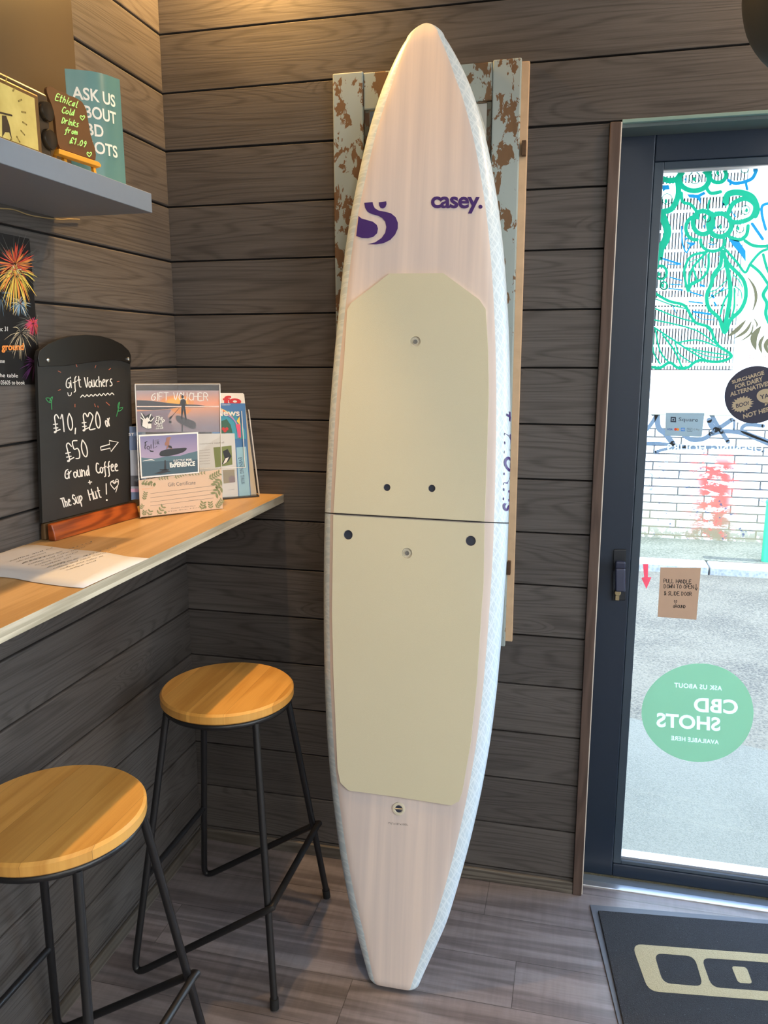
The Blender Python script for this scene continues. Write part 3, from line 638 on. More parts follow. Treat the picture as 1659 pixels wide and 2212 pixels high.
obj('inner_bead', b, peel('dark_worn_bead', C(96, 96, 84), C(92, 66, 42), .2, 30), mir, bevel=.002)
obj('mirror_glass', MB().box((gx_0+.0125, fy+.014, mz0+.101), (gx_1-.0125, -.0131, mz1-.089)), mat('mirror_silver', C(224, 228, 226), .03, 1), mir)
for px_, py_, hh in ((1133, 321, .028), (1100, 1226, .03)):
    q = onY(px_, py_, -.02); b = MB(); b.tube([q+V((0, -.004, -hh/2)), q+V((0, -.004, hh/2))], .0042, 10); b.box((q.x-.006, -.030, q.z-hh*.6), (q.x+.004, -.0135, q.z+hh*.6)); obj('hinge', b, mat('rusty_iron', C(92, 70, 52), .6, .6, .5, .3, 120), mir, bevel=.001)

# ================================================================== BOARD
BT, BN = V((.735, -.474, .006)), V((.7165, -.052, 2.263))
ba = (BN-BT).normalized(); bn = V((1, 0, 0)).cross(ba).normalized(); bu = ba.cross(bn).normalized()
def bloc(px, py, w=0.0):
    p = onp(px, py, BT+bn*w, bn)-BT; return p.dot(bu), p.dot(ba)
def bpt(u, v, w): return BT+bu*u+ba*v+bn*w
SL = [(911,58),(892,82),(876,100.5),(860.6,127),(842,165),(829,193),(810.5,246),(795,296),(779,362),(763.4,434),(754,478),(743,544),(734,620),(728,677),(717,778),(707.5,892),(701,1003),(696.4,1109),(694.5,1220),(694.4,1346),(696.8,1466),(702,1583),(709.5,1669),(720,1755),(735,1854),(752.6,1940),(772,2013),(793.4,2082),(809,2129)]
SR = [(932.7,56.6),(954.6,77),(973.5,103.7),(992,136.6),(1008,168),(1023.6,205.5),(1036,246),(1051.8,306),(1064,368.5),(1077,447),(1086,525),(1092,600),(1096.5,680),(1099.5,760),(1101,850),(1100.6,930),(1099.3,1003),(1096.8,1098),(1093.6,1193),(1088,1281.5),(1081,1385),(1071,1497),(1058,1604),(1039,1712),(1017,1811),(991.5,1905.7),(965.6,1992),(940,2048),(918,2095),(901,2134)]
sl = sorted([bloc(*p, -.030) for p in SL], key=lambda q: q[1]); sr = sorted([bloc(*p, -.030) for p in SR], key=lambda q: q[1])
def itp(tab, v):
    if v <= tab[0][1]: a, b = tab[0], tab[1]
    elif v >= tab[-1][1]: a, b = tab[-2], tab[-1]
    else:
        for i in range(len(tab)-1):
            if tab[i][1] <= v <= tab[i+1][1]: a, b = tab[i], tab[i+1]; break
    return a[0]+(b[0]-a[0])*(v-a[1])/(b[1]-a[1])
VT = bloc(921, 54, -.02)[1]; NS = 150
vsn = [.004+(VT-.004)*(.5-.5*math.cos(math.pi*i/NS)) for i in range(NS+1)]
LW = [itp(sl, v) for v in vsn]; RW = [itp(sr, v) for v in vsn]
for it in range(6):
    for A_ in (LW, RW):
        B_ = A_[:]
        for i in range(3, NS-6): A_[i] = .25*B_[i-1]+.5*B_[i]+.25*B_[i+1]
um = bloc(921, 54, -.02)[0]
for i, v in enumerate(vsn):                         # rounded nose tip and softened tail corners
    d = VT-v
    if d < .035:
        k = math.sqrt(max(0, 1-(1-d/.035)**2)); j = next(q for q in range(NS, -1, -1) if VT-vsn[q] >= .035)
        wl_, wr_ = um-LW[j], RW[j]-um; LW[i] = um-wl_*k*(.75+.25*d/.035); RW[i] = um+wr_*k*(.75+.25*d/.035)
    if v < .014:
        k = 1-.16*(1-v/.014)**2; c_ = (LW[i]+RW[i])/2; h_ = (RW[i]-LW[i])/2*k; LW[i] = c_-h_; RW[i] = c_+h_
def thick(v):
    s = v/VT; return .030+.098*max(0, math.sin(math.pi*min(1, max(0, s))**.92))**.8*(1 if s < .55 else max(0, 1-((s-.55)/.45)**2.2*.62))
def rails(v, hw): return min(.046, .44*hw)
def section(i):
    v = vsn[i]; c_ = (LW[i]+RW[i])/2; hw = max(1e-4, (RW[i]-LW[i])/2); T = thick(v)
    if VT-v < .05: T *= .35+.65*math.sqrt((VT-v)/.05)
    rr = rails(v, hw); dp = T*.48; pts = []
    ro = -.006*max(0, (.02-v)/.02)**2-(.012*max(0, 1-(VT-v)/.05)**2)
    for k in range(9): pts.append((c_+(hw-rr)*(-1+2*k/8), ro))
    for k in range(1, 9):
        a = R(90*k/8); pts.append((c_+hw-rr+rr*math.sin(a), ro-dp+dp*math.cos(a)))
    for k in range(1, 6):
        a = R(90*k/5); pts.append((c_+hw-rr*1.2+rr*1.2*math.cos(a), ro-dp-(T-dp)*math.sin(a)))
    for k in range(1, 6): pts.append((c_+(hw-rr*1.2)*(1-2*k/6), ro-T))
    for k in range(0, 5):
        a = R(90*k/5); pts.append((c_-hw+rr*1.2-rr*1.2*math.sin(a), ro-dp-(T-dp)*math.cos(a)))
    for k in range(0, 8):
        a = R(90-90*k/8); pts.append((c_-hw+rr-rr*math.sin(a), ro-dp+dp*math.cos(a)))
    return [bpt(u, v, w) for u, w in pts]
hull = MB(); secs = [section(i) for i in range(NS+1)]; n_ = len(secs[0]); fs0, fs1 = [], []
for i in range(NS):
    for k in range(n_):
        f_ = (i*n_+k, i*n_+(k+1) % n_, (i+1)*n_+(k+1) % n_, (i+1)*n_+k); (fs0 if (k < 10 or k >= n_-2) else fs1).append(f_)
allv = [p for s_ in secs for p in s_]
hull.v = allv; hull.f = fs0+fs1+[tuple(range(n_))[::-1], tuple(NS*n_+k for k in range(n_))]; hull.mi = [0]*len(fs0)+[1]*(len(fs1)+2)
m, t = newmat('pale_wood_deck'); x, y, z = t.pos(); vx = t.xyz(t.m('MULTIPLY', x, 34.0), 0.0, t.m('MULTIPLY', z, 1.1))
n = t.noise(vx, 1.0, 4, .55, .2); n2 = t.noise(t.xyz(t.m('MULTIPLY', x, 7.0), 1.0, t.m('MULTIPLY', z, .5)), 1.0, 2)
v_ = t.ramp(t.m('ADD', t.m('MULTIPLY', n, .55), t.m('MULTIPLY', n2, .45)), .35, .66)
t.set(t.b.inputs['Base Color'], t.mix(v_, C(204, 193, 190), C(226, 211, 203))); t.b.inputs['Roughness'].default_value = .42; t.b.inputs['Specular IOR Level'].default_value = .35; DECK = m
m, t = newmat('woven_fibre_rail'); x, y, z = t.pos(); s_ = t.m('MULTIPLY', t.m('ADD', y, t.m('MULTIPLY', x, .6)), 1.0)
nz = t.noise(t.xyz(x, y, z), 9, 3); wob = t.m('MULTIPLY', nz, .05); lines = None
for sg, fr in ((1, 38.), (-1, 35.), (.55, 29.), (-.6, 26.)):
    w_ = t.m('PINGPONG', t.m('MULTIPLY', t.m('ADD', t.m('ADD', t.m('MULTIPLY', z, 1.0), t.m('MULTIPLY', s_, sg*1.9)), wob), fr), .5)
    l_ = t.m('SUBTRACT', 1.0, t.ramp(w_, .02, .13)); lines = l_ if lines is None else t.m('MAXIMUM', lines, t.m('MULTIPLY', l_, .8))
t.set(t.b.inputs['Base Color'], t.mix(lines, C(196, 213, 225), C(218, 231, 240))); t.b.inputs['Roughness'].default_value = .3; RAIL = m
board = thing('paddle_board', BT+V((0, 0, 0)), 'tall pale wooden board with cream deck pads leaning upright against the wall', 'board')
obj('hull', hull, [DECK, RAIL], board, smooth=True)
PADM, t = newmat('cream_deck_pad'); g = t.n('NewGeometry').outputs['Position']
t.set(t.b.inputs['Base Color'], t.mix(t.noise(g, 3, 2), C(203, 199, 174), C(210, 205, 181))); t.b.inputs['Roughness'].default_value = .8; t.b.inputs['Specular IOR Level'].default_value = .15; t.bump(t.noise(g, 900, 2), .25, .001)
PT = .0055
def roundpoly(pts, r, n=5):
    out = []; k = len(pts)
    for i in range(k):
        p, a, b = V(pts[i]), V(pts[i-1]), V(pts[(i+1) % k]); da, db = (a-p), (b-p); rr = min(r, da.length*.45, db.length*.45); da.normalize(); db.normalize()
        p0, p1 = p+da*rr, p+db*rr
        for q in range(n+1): s = q/n; out.append(p0*(1-s)**2+p*2*s*(1-s)+p1*s*s)
    return out
def pad(name, pix, holes, r):
    outer = [V((*bloc(x, y, PT), 0)) for x, y in pix]; outer = roundpoly(outer, r) if r else outer
    loops = [outer]+[[V((hc[0]+hr*math.cos(2*math.pi*k/20), hc[1]+hr*math.sin(2*math.pi*k/20), 0)) for k in range(20)] for hc, hr in holes]
    mb = MB(); flat = [p for l in loops for p in l]; top = [bpt(p.x, p.y, PT) for p in flat]; bot = [bpt(p.x, p.y, .0003) for p in flat]; n = len(flat)
    fs = [tuple(t_) for t_ in tessellate_polygon(loops)]; o = 0
    for l in loops:
        k = len(l); fs += [(o+i, o+(i+1) % k, n+o+(i+1) % k, n+o+i) for i in range(k)]; o += k
    mb.add(top+bot, fs); return obj(name, mb, PADM, board)
def edge_pts(pix): return pix
plug = lambda x, y, w=PT: bloc(x, y, w)
upper = [(720.3,1107.5),(726.5,1003),(734.4,876.5),(743,781.5),(750,669),(758,655),(842,590.7),(957.5,590),(1035,647),(1049,667.6),(1054,750),(1055.6,845),(1052.5,955.6),(1048.5,1080),(1046.5,1126.5)]
lower = [(719.8,1112),(1046.4,1131),(1044.5,1260),(1041,1303),(1030,1475),(1017,1604),(998,1712),(991.5,1731),(974,1740),(860,1722),(752.6,1707.7),(735,1690.5),(729,1660),(724.6,1561),(720,1453.7),(717,1324.6)]
hu = [(plug(897, 738), .0125), (plug(835.5, 1053), .0088), (plug(932.5, 1055), .0088)]; hl = [(plug(751.5, 1155.5), .0118), (plug(1016.5, 1168.5), .0122), (plug(879, 1195), .0125)]
pad('deck_pad', upper, hu, 0); pad('deck_pad', lower, hl, 0)
def ringpart(name, c, prof, m, parent=board, seg=24): return obj(name, MB().lathe(bpt(c[0], c[1], 0), bn, prof, seg), m, parent, smooth=True)
CUP = mat('cream_plug', C(208, 202, 184), .5); DARKP = mat('dark_blue_plug', C(48, 54, 72), .45)
for c in (hu[0][0], hl[2][0]):
    v_ = ringpart('vent_plug', c, [(.0118, .0004), (.0118, .0012), (.007, .0012), (.0068, .0038), (.0035, .0038), (.0032, .0018), (0, .0018)], CUP)
    ringpart('vent_screw', c, [(.0055, .0039), (.0052, .0044), (.0024, .0044), (.0022, .004), (0, .004)], STEEL, v_)
for c, r in hu[1:]+hl[:2]: ringpart('insert_plug', c, [(r*.94, .0004), (r*.92, .0009), (r*.5, .0012), (0, .0012)], DARKP)
lc = bloc(861.5, 1747, 0); lp = ringpart('leash_plug', lc, [(.0155, .0002), (.015, .0024), (.0105, .0028), (.009, .0012), (0, .0012)], CUP)
b = MB(); b.tube([bpt(lc[0]-.009, lc[1], .002), bpt(lc[0]+.009, lc[1], .002)], .0022, 8); obj('leash_bar', b, STEEL, lp)
b = MB(); b.add([bpt(lc[0]+.0085*math.cos(2*math.pi*k/20), lc[1]+.0085*math.sin(2*math.pi*k/20), .0014) for k in range(20)], [tuple(range(20))]); obj('leash_cup', b, DARKP, lp)
# seam where the two halves join
i0 = min(range(NS+1), key=lambda i: abs(vsn[i]-bloc(890, 1119, 0)[1])); b = MB(); ul, ur = bloc(698.5, 1107.8, 0), bloc(1091, 1130.5, 0); slope = (ur[1]-ul[1])/(ur[0]-ul[0]); lo = []
sec = secs[i0]; cc = (LW[i0]+RW[i0])/2
path = []
for p in sec[28:]+sec[:18]:
    d = p-BT; u = d.dot(bu); w = d.dot(bn); v = ul[1]+slope*(u-ul[0]); path.append((u, v, w))
path = [q for q in path if q[2] > -.075]
for u, v, w in path:
    e = .0012 if w < -.0005 or not (bloc(720, 1110)[0] < u < bloc(1047, 1130)[0]) else PT+.0008
    lo.append((u, v, w, e))
vsq = []; k_ = len(lo); hwid = .0013
for (u, v, w, e) in lo:
    cen = V((cc, 0, -.05)); dr = (V((u, 0, w))-cen); dr = V((0, 0, 1)) if w > -.0005 else dr.normalized()
    for sgn in (-1, 1): vsq.append(bpt(u+dr.x*e, v+sgn*hwid, w+dr.z*e))
b.add(vsq, [(2*i, 2*i+1, 2*i+3, 2*i+2) for i in range(k_-1)]); obj('joint_line', b, BLACKP, board)
# printed marks
def bart(base=.0008): return Art(lambda x, y: BT+bu*x+ba*y, bn, .0003, base)
class PxArt(Art): pass
cz = pxcrop(660, 30, 3.19, BT, bn); a = Art(cz, bn, .0003, .0008)
a.poly([(366,1393),(385,1410),(420,1420),(465,1433),(492,1455),(500,1480),(494,1512),(468,1537),(430,1547),(390,1545),(350,1531)], PURPLE)
a.poly([(405,1303),(463,1297),(467,1318),(478,1340),(505,1356),(545,1363),(590,1375),(622,1402),(637,1440),(636,1480),(618,1522),(585,1558),(540,1580),(490,1589),(425,1588),(480,1575),(525,1545),(550,1508),(557,1470),(550,1432),(530,1408),(500,1391),(460,1381),(430,1366),(412,1340)], PURPLE)
a.poly([(506,1299),(557,1292),(559,1312),(551,1332),(535,1342),(518,1338),(508,1322)], PURPLE); a.build('emblem', board)
a = Art(cz, bn, .0003, .0008); a.text('casey.', ((865, 1258), (1220, 1262), (1220, 1378), (865, 1374)), PURPLE, 0, .026, 0, .93); a.build('lettering', board, label='purple name lettering')
a = Art(pxcrop(660, 1260, 2.323, BT, bn), bn, .0003, .0006); a.text('7\'6"x18"x105L', ((415, 1198), (515, 1206), (515, 1216), (415, 1208)), GREYP); a.build('size_marking', board)
# purple lettering along the right rail
def railpt(v, ang, off=.0012):
    c_ = None
    for i in range(NS):
        if vsn[i] <= v <= vsn[i+1]: s = (v-vsn[i])/(vsn[i+1]-vsn[i]); cL = LW[i]*(1-s)+LW[i+1]*s; cR = RW[i]*(1-s)+RW[i+1]*s; break
    hw = (cR-cL)/2; c_ = (cL+cR)/2; T = thick(v); rr = rails(v, hw); dp = T*.48; an = R(ang)
    if ang <= 90: u, w = c_+hw-rr+rr*math.sin(an), -dp+dp*math.cos(an)
    else: an2 = R(ang-90); u, w = c_+hw-rr*1.2+rr*1.2*math.cos(an2), -dp-(T-dp)*math.sin(an2)
    return bpt(u+off*math.sin(an), v, w+off*math.cos(an))
va, vb = bloc(1096, 1108, 0)[1], bloc(1101, 884, 0)[1]
mb = MB(); ps = font_polys('SUNOVA +', .02, .2, 1.15); xs = [p.x for f in ps for p in f]; x0, x1 = min(xs), max(xs)
for f in ps: mb.add([railpt(va+(vb-va)*(p.x-x0)/(x1-x0), 106-58*p.y/.72) for p in f], [tuple(range(len(f)))])
obj('rail_lettering', mb, PURPLE, board)

# ================================================================== BAR COUNTER AND SHELF
ZT = 1.114; CE = .3085
ctr = thing('bar_counter', (.15, -1.4, ZT-.022), 'narrow oak laminate bar counter running along the left wall', 'counter')
obj('worktop', MB().box((.0008, -2.9, ZT-.022), (CE-.0008, -.0008, ZT)), OAK, ctr, bevel=.0008)
obj('edge_band', MB().box((CE-.0007, -2.9, ZT-.022), (CE, -.0008, ZT)), OAKEDGE, ctr)
b = MB()
for y in (-.35, -1.25, -2.15): b = MB(); b.box((.0008, y-.02, ZT-.034), (.20, y+.02, ZT-.0222)); b.box((.0008, y-.02, ZT-.14), (.012, y+.02, ZT-.034)); obj('bracket', b, BLACKM, ctr)
SX, SE, SZ1, SZ0 = .231, -.509, 1.825, 1.787
shf = obj('wall_shelf', MB().box((.0008, -2.6, SZ0), (SX, SE, SZ1)), SHELFM, bevel=.0012, label='thick grey floating shelf on the left wall above the bar counter', cat='shelf')
# cable sagging just under the shelf
b = MB(); pts = [onX(x, y, .004) for x, y in ((-60, 446), (0, 450), (30, 453), (62, 464), (95, 470), (130, 474), (150, 473), (172, 474))]; b.tube(catmull(pts, 5), .0013, 6)
obj('string_light_wire', b, mat('clear_wire', C(160, 140, 100), .3), smooth=True, label='thin clear wire sagging along the wall just below the grey shelf', cat='wire')
# dark smooth panel on the wall above the shelf
pz = obj('wall_panel', MB().box((.0008, -1.5, SZ1+.06), (.012, -.408, ZC-.02)), mat('dark_brown_panel', C(74, 64, 50), .35, 0, .4, .05, 4), bevel=.002, label='smooth dark brown panel on the left wall above the grey shelf', cat='panel')

# ------------------------------------------------------------------ radio
rx = .185; RY1 = onX(112, 330, rx).y+.004; rt_ = 1.944
rad = thing('radio', (rx-.05, RY1-.14, SZ1), 'dark retro radio with glowing yellow dial at the left end of the shelf', 'radio')
DB = mat('dark_bronze_plastic', C(74, 62, 48), .3, .3, .5, .1, 60)
obj('housing', MB().box((rx-.11, RY1-.30, SZ1+.0004), (rx, RY1, rt_)), DB, rad, bevel=.008, seg=4)
ry2 = onX(85, 300, rx).y; b = MB(); b.box((rx-.002, RY1-.288, SZ1+.010), (rx+.005, ry2, rt_-.012)); fr = obj('dial_bezel', b, mat('worn_gold_bezel', C(140, 112, 74), .3, .7), rad, bevel=.003)
DIAL, t = newmat('lit_dial'); g = t.n('NewGeometry').outputs['Position']; cd_ = t.mix(t.noise(g, 22, 3), C(150, 128, 60), C(222, 206, 128)); t.set(t.b.inputs['Base Color'], cd_); t.set(t.b.inputs['Emission Color'], cd_); t.b.inputs['Emission Strength'].default_value = .12; t.b.inputs['Roughness'].default_value = .2
obj('dial', MB().box((rx+.004, RY1-.280, SZ1+.016), (rx+.0056, ry2-.012, rt_-.020)), DIAL, rad, bevel=.0005)
a = Art(lambda x, y: V((rx+.0056, x, y)), (1, 0, 0), .0002, .0002); dk = mat('dial_ink', C(150, 130, 66), .6); cy_ = ry2-.10
for k in range(13):
    an = R(-70+k*20); a.line([(cy_+.052*math.cos(an), SZ1+.06+.045*math.sin(an)), (cy_+.062*math.cos(an), SZ1+.06+.054*math.sin(an))], .003, dk, 0, 0)
b0 = onX(12, 258, rx+.0056); 
a.poly([(b0.y-.012, b0.z-.030), (b0.y-.008, b0.z+.004), (b0.y+.002, b0.z+.006), (b0.y+.008, b0.z-.006), (b0.y+.012, b0.z-.030), (b0.y+.006, b0.z-.018), (b0.y-.004, b0.z-.020)], mat('dark_brown_ink', C(50, 38, 24), .6)); a.line([(b0.y-.02, b0.z+.006), (b0.y+.016, b0.z+.010)], .003, MATS['dark_brown_ink'], 0, 0)
a.build('dial_marking', rad)
for (x, y, r) in ((96, 241, .017), (103, 302, .0175)):
    c = onX(x, y, rx); obj('knob', MB().lathe(c-V((.001, 0, 0)), (1, 0, 0), [(r, 0), (r, .006), (r*.9, .009), (r*.55, .010), (0, .0102)], 28), mat('dark_knob', C(52, 44, 34), .25, .4), rad, smooth=True)

# ------------------------------------------------------------------ little chalkboard on an easel
ex = .196; eg = .20
mc = thing('easel_chalkboard', (ex-.02, -.70, SZ1), 'small wavy edged chalkboard with green writing on a tiny wooden easel on the shelf', 'chalkboard')
nE = V((1, -.18, .12)).normalized(); pE = (ex, -.68, 1.88); mcq = pxcrop(0, 120, 4.608, pE, nE)
out = [(462,330),(470,312),(495,304),(530,318),(570,345),(610,365),(650,372),(690,400),(730,410),(770,430),(815,460),(840,500),(860,540),(870,600),(885,690),(900,780),(920,850),(945,920),(955,990),(950,1040),(600,925),(580,880),(565,800),(555,690),(545,600),(520,500),(490,430),(468,370)]
out3 = [mcq(*p) for p in out]; obj('board', MB().slab([p for p in out3][::-1], .006, nE), [mat('brown_slate', C(92, 62, 34), .6, 0, .3, .08, 40)], mc)
a = Art(mcq, nE, .0003, .0006); LG = mat('light_green_chalk', C(170, 240, 130), .7)
for tx, q, h in (('Ethical', (548, 440, 768, 520), 62), ('Cold', (608, 570, 745, 602), 60), ('Drinks', (612, 670, 785, 715), 56), ('from', (645, 765, 770, 790), 52), ('£1.09', (690, 868, 858, 915), 58)): a.hand(tx, *q, h, 9, LG)
a.heart(818, 615, 22, 8, LG); a.heart(886, 980, 22, 8, LG); a.build('handwriting', mc)
YEW = mat('yellow_pine', C(214, 150, 48), .5, 0, .3, .08, 60)
pe2 = (ex+.012, -.68, 1.85); P4 = lambda x, y, d=0: onp(x/4.608, 120+y/4.608, V(pe2)+nE*d, nE)
b = MB(); b.slab([P4(590, 925), P4(985, 1058), P4(1010, 1090), P4(1005, 1112), P4(585, 975)], .012, nE); obj('ledge', b, YEW, mc, bevel=.001)
pl = lambda x, y, d=0: onp(x/4.608, 120+y/4.608, V(pE)-nE*.007, nE)
for (x0, y0, x1) in ((640, 960, 655), (930, 1060, 945)):
    p0 = pl(x0, y0); b = MB(); b.slab([p0+V((0, -.004, 0)), p0+V((0, .004, 0)), V((p0.x+.004, p0.y+.004, SZ1+.0004)), V((p0.x+.004, p0.y-.004, SZ1+.0004))], .006, nE); obj('leg', b, YEW, mc)
p0 = pl(700, 600); b = MB(); b.tube([p0-nE*.004, V((p0.x-.055, p0.y, SZ1+.004))], .0035, 8); obj('leg', b, YEW, mc)

# ------------------------------------------------------------------ leaflet on the shelf
FLM, t = newmat('pale_teal_card'); t.b.inputs['Base Color'].default_value = C(92, 132, 126); t.b.inputs['Roughness'].default_value = .28
fl = thing('leaflet', (.10, -.53, SZ1), 'curved pale teal leaflet with white capitals standing at the end of the shelf', 'leaflet')
la, lb = V((.115, -.605, 0)), V((.176, -.512, 0)); ld = (lb-la); ln = V((ld.y, -ld.x, 0)).normalized()
def flp(s, z):   # s 0..1 across
    sag = -.016*math.sin(math.pi*min(1, max(0, s)))**1.2; return la+ld*s+ln*sag*(-1)+V((0, 0, z))
ztop = lambda s: 2.040+.004*s
mb = MB(); N_ = 20
for off in (0, -.0008):
    mb.v += [flp(k/N_, zz)+ln*off for k in range(N_+1) for zz in (SZ1+.0006, ztop(k/N_))]
mb.f = [(2*k, 2*k+2, 2*k+3, 2*k+1) for k in range(N_)]+[(2*(N_+1)+2*k, 2*(N_+1)+2*k+1, 2*(N_+1)+2*k+3, 2*(N_+1)+2*k+2) for k in range(N_)]; mb.mi = [0]*len(mb.f)
obj('sheet', mb, FLM, fl, smooth=True)
def flart(x, y): return flp(x, y)
a = Art(flart, ln, .0002, .0006); WT = mat('warm_white_print', C(240, 232, 216), .6)
for tx, q in (('ASK US', (.08, 2.010, .86, 1.987)), ('ABOUT', (.08, 1.978, .86, 1.955)), ('CBD', (.08, 1.946, .56, 1.923)), ('SHOTS', (.08, 1.914, .84, 1.891)), ('SHOTS', (.63, 1.843, .84, 1.839))): a.text(tx, q, WT, 0, .02)
a.build('lettering', fl)

# ------------------------------------------------------------------ poster with fireworks
PO = mat('black_poster_paper', C(16, 16, 20), .45)
ps_ = thing('poster', (.0, -.72, 1.44), 'black poster with red and yellow fireworks on the left wall under the shelf', 'poster')
obj('sheet', MB().box((.0009, -.90, 1.441), (.0022, -.600, 1.732)), PO, ps_)
a = Art(pxcrop(0, 480, 2.676, (.0022, 0, 0), (1, 0, 0)), (1, 0, 0), .00015, .0002)
def burst(cx, cy, r, cols, n, droop=0, w=4, squash=1.0):
    for k in range(n):
        an = random.uniform(0, 2*math.pi); rr = r*random.uniform(.45, 1.0); s = random.uniform(.05, .3); m_ = random.choice(cols)
        pts = [(cx+rr*q*math.cos(an)*squash, cy+rr*q*math.sin(an)+droop*q*q) for q in (s, s+(1-s)*.5, 1)]; pts = [(min(214, x), y) for x, y in pts]
        a.line(pts, w*random.uniform(.6, 1.2), m_, random.randint(0, 6), 4, False, 2)
ink = lambda n, c: mat(n, c, .6)
RD, OR, YL, PKK, CY, WHT, GY_ = ink('firework_red', C(226, 82, 58)), ink('firework_orange', C(244, 150, 70)), ink('firework_yellow', C(246, 214, 96)), ink('firework_pink', C(206, 70, 110)), ink('firework_blue', C(130, 170, 200)), ink('firework_white', C(240, 220, 180)), ink('firework_grey', C(110, 110, 104))
burst(80, 240, 190, [GY_], 60, 0, 2); burst(85, 240, 120, [RD, RD, OR], 110, -10, 6); burst(85, 300, 150, [YL, OR, YL], 70, 90, 5); burst(88, 275, 40, [WHT, YL], 40, 0, 4)
burst(115, 470, 70, [CY, WHT, CY], 60, 20, 3); burst(190, 585, 62, [PKK, RD, PKK], 90, 20, 4); burst(185, 585, 120, [GY_], 50, 40, 2); burst(120, 640, 110, [GY_, WHT], 40, 60, 2); burst(195, 820, 90, [ink('firework_purple', C(90, 46, 100))], 50, 30, 3); burst(0, 420, 100, [CY, GY_], 30, 30, 2)
a.text('Dec 31', ((-28, 604), (42, 604), (42, 630), (-28, 630)), WHITE, 8); a.text('ground', ((6, 700), (134, 698), (134, 752), (6, 754)), OR, 8, .03); a.text('COFFEE HAUS', ((36, 744), (134, 742), (134, 748), (36, 750)), GY_, 8)
a.text('mousse', ((-50, 796), (24, 798), (24, 814), (-50, 812)), WHITE, 8); a.text('at the table', ((-50, 872), (100, 876), (100, 898), (-50, 894)), WHITE, 8); a.text('05605 to book', ((0, 914), (140, 916), (140, 938), (0, 938)), WHITE, 8)
a.build('print', ps_)

# ------------------------------------------------------------------ tabletop chalkboard
CBK, t = newmat('black_chalkboard'); g = t.n('NewGeometry').outputs['Position']; t.set(t.b.inputs['Base Color'], t.mix(t.noise(g, 18, 4), C(28, 28, 28), C(42, 42, 40))); t.b.inputs['Roughness'].default_value = .55
f1, f2 = onZ(119.6, 1170, ZT), onZ(302, 1117, ZT); fd = (f2-f1).normalized(); fn = V((fd.y, -fd.x, 0))   # normal towards the room
cb = thing('tabletop_chalkboard', (f1+f2)/2-fn*.022, 'black arched tabletop chalkboard with white handwriting on the bar counter', 'chalkboard')
Ln = (f2-f1).length
def basepart(o0, o1, top, m, chamf):
    mb = MB(); pr = [(o0, 0), (o0-chamf*.2, .016), (o0-chamf, top), (o1, top), (o1, 0)]
    mb.hexa([f1+fn*q+V((0, 0, z+.0004)) for q, z in pr], [f2+fn*q+V((0, 0, z+.0004)) for q, z in pr]); return obj('base_block', mb, m, cb, bevel=.0025)
basepart(0, -.019, .036, REDWOOD, .008); basepart(-.0395, -.0272, .036, mat('brown_end_wood', C(96, 74, 48), .6, 0, .3, .1, 40), -.004)
pp = f1-fn*.0193; cq3 = pxcrop(0, 480, 2.676, pp, fn)
prof = [(245, 1745), (775, 1612), (752, 775), (740, 742)]
def arch(pad=0): return [(740, 742), (700, 705), (640, 675), (570, 656), (490, 650), (410, 656), (340, 675), (270, 705), (222, 742)]
pb = [cq3(*p) for p in [(246, 1740), (776, 1606), (752, 770)]]+[cq3(*p) for p in arch()]+[cq3(214, 775)]
obj('panel', MB().slab(pb[::1], .0075, fn), CBK, cb)
hd = [cq3(*p)+fn*.0030 for p in [(754, 800), (748, 818), (700, 800), (640, 796), (500, 812), (370, 830), (270, 832), (222, 836), (214, 790), (216, 770)]]+[cq3(*p)+fn*.0030 for p in arch()[::-1]]+[cq3(750, 765)+fn*.003]
obj('header_cap', MB().slab(hd, .0028, fn), mat('dark_cap', C(22, 21, 20), .35), cb, bevel=.0008)
for x, y in ((268, 797), (734, 792)): obj('screw', MB().lathe(cq3(x, y)+fn*.003, fn, [(.0052, 0), (.0046, .003), (.002, .0042), (0, .0042)], 16), STEEL, cb, smooth=True)
a = Art(cq3, fn, .0003, .0007); CH = mat('white_chalk', C(236, 234, 228), .8); GC = mat('green_chalk', C(60, 150, 90), .8); RC = mat('red_chalk', C(196, 110, 84), .8)
a.hand('Gift', 380, 960, 478, 950, 62, 5.5, CH, adv=6.6); a.hand('Vouchers', 490, 955, 655, 945, 58, 5.5, CH, adv=6.6); a.line([(390, 985), (395, 1002), (408, 1000), (412, 984)], 4, CH)
a.line([(465+i*12, 1012-i*.9-(12 if i % 2 else 0)) for i in range(17)], 5, CH, 0, 3)
a.hand('£10,', 312, 1215, 455, 1200, 98, 6.5, CH, adv=6.8); a.hand('£20', 478, 1200, 590, 1188, 96, 6.5, CH, adv=6.8); a.hand('or', 612, 1182, 650, 1172, 64, 6.5, CH)
a.hand('£50', 388, 1378, 520, 1350, 100, 6.5, CH, adv=6.8); a.line([(580, 1300), (582, 1318), (635, 1306), (640, 1326), (682, 1272), (630, 1262), (632, 1284), (582, 1298)], 6, CH, 0, 0, True)
a.hand('Ground', 374, 1482, 525, 1462, 58, 6.5, CH, adv=6.6); a.hand('Coffee', 556, 1452, 688, 1432, 58, 6.5, CH, adv=6.6); a.hand('+', 508, 1518, 536, 1514, 30, 6, CH)
a.hand('The', 362, 1648, 418, 1632, 52, 6.5, CH); a.hand('Sup', 425, 1630, 485, 1614, 54, 6.5, CH); a.hand('Hut', 520, 1606, 595, 1588, 60, 6.5, CH); a.line([(612, 1512), (614, 1572)], 6, CH, 0, 0); a.disc(616, 1606, 5, 5, CH); a.heart(660, 1515, 22, 5, CH); a.line([(640, 1505), (655, 1492), (660, 1510), (672, 1485), (684, 1500), (668, 1560)], 4, CH)
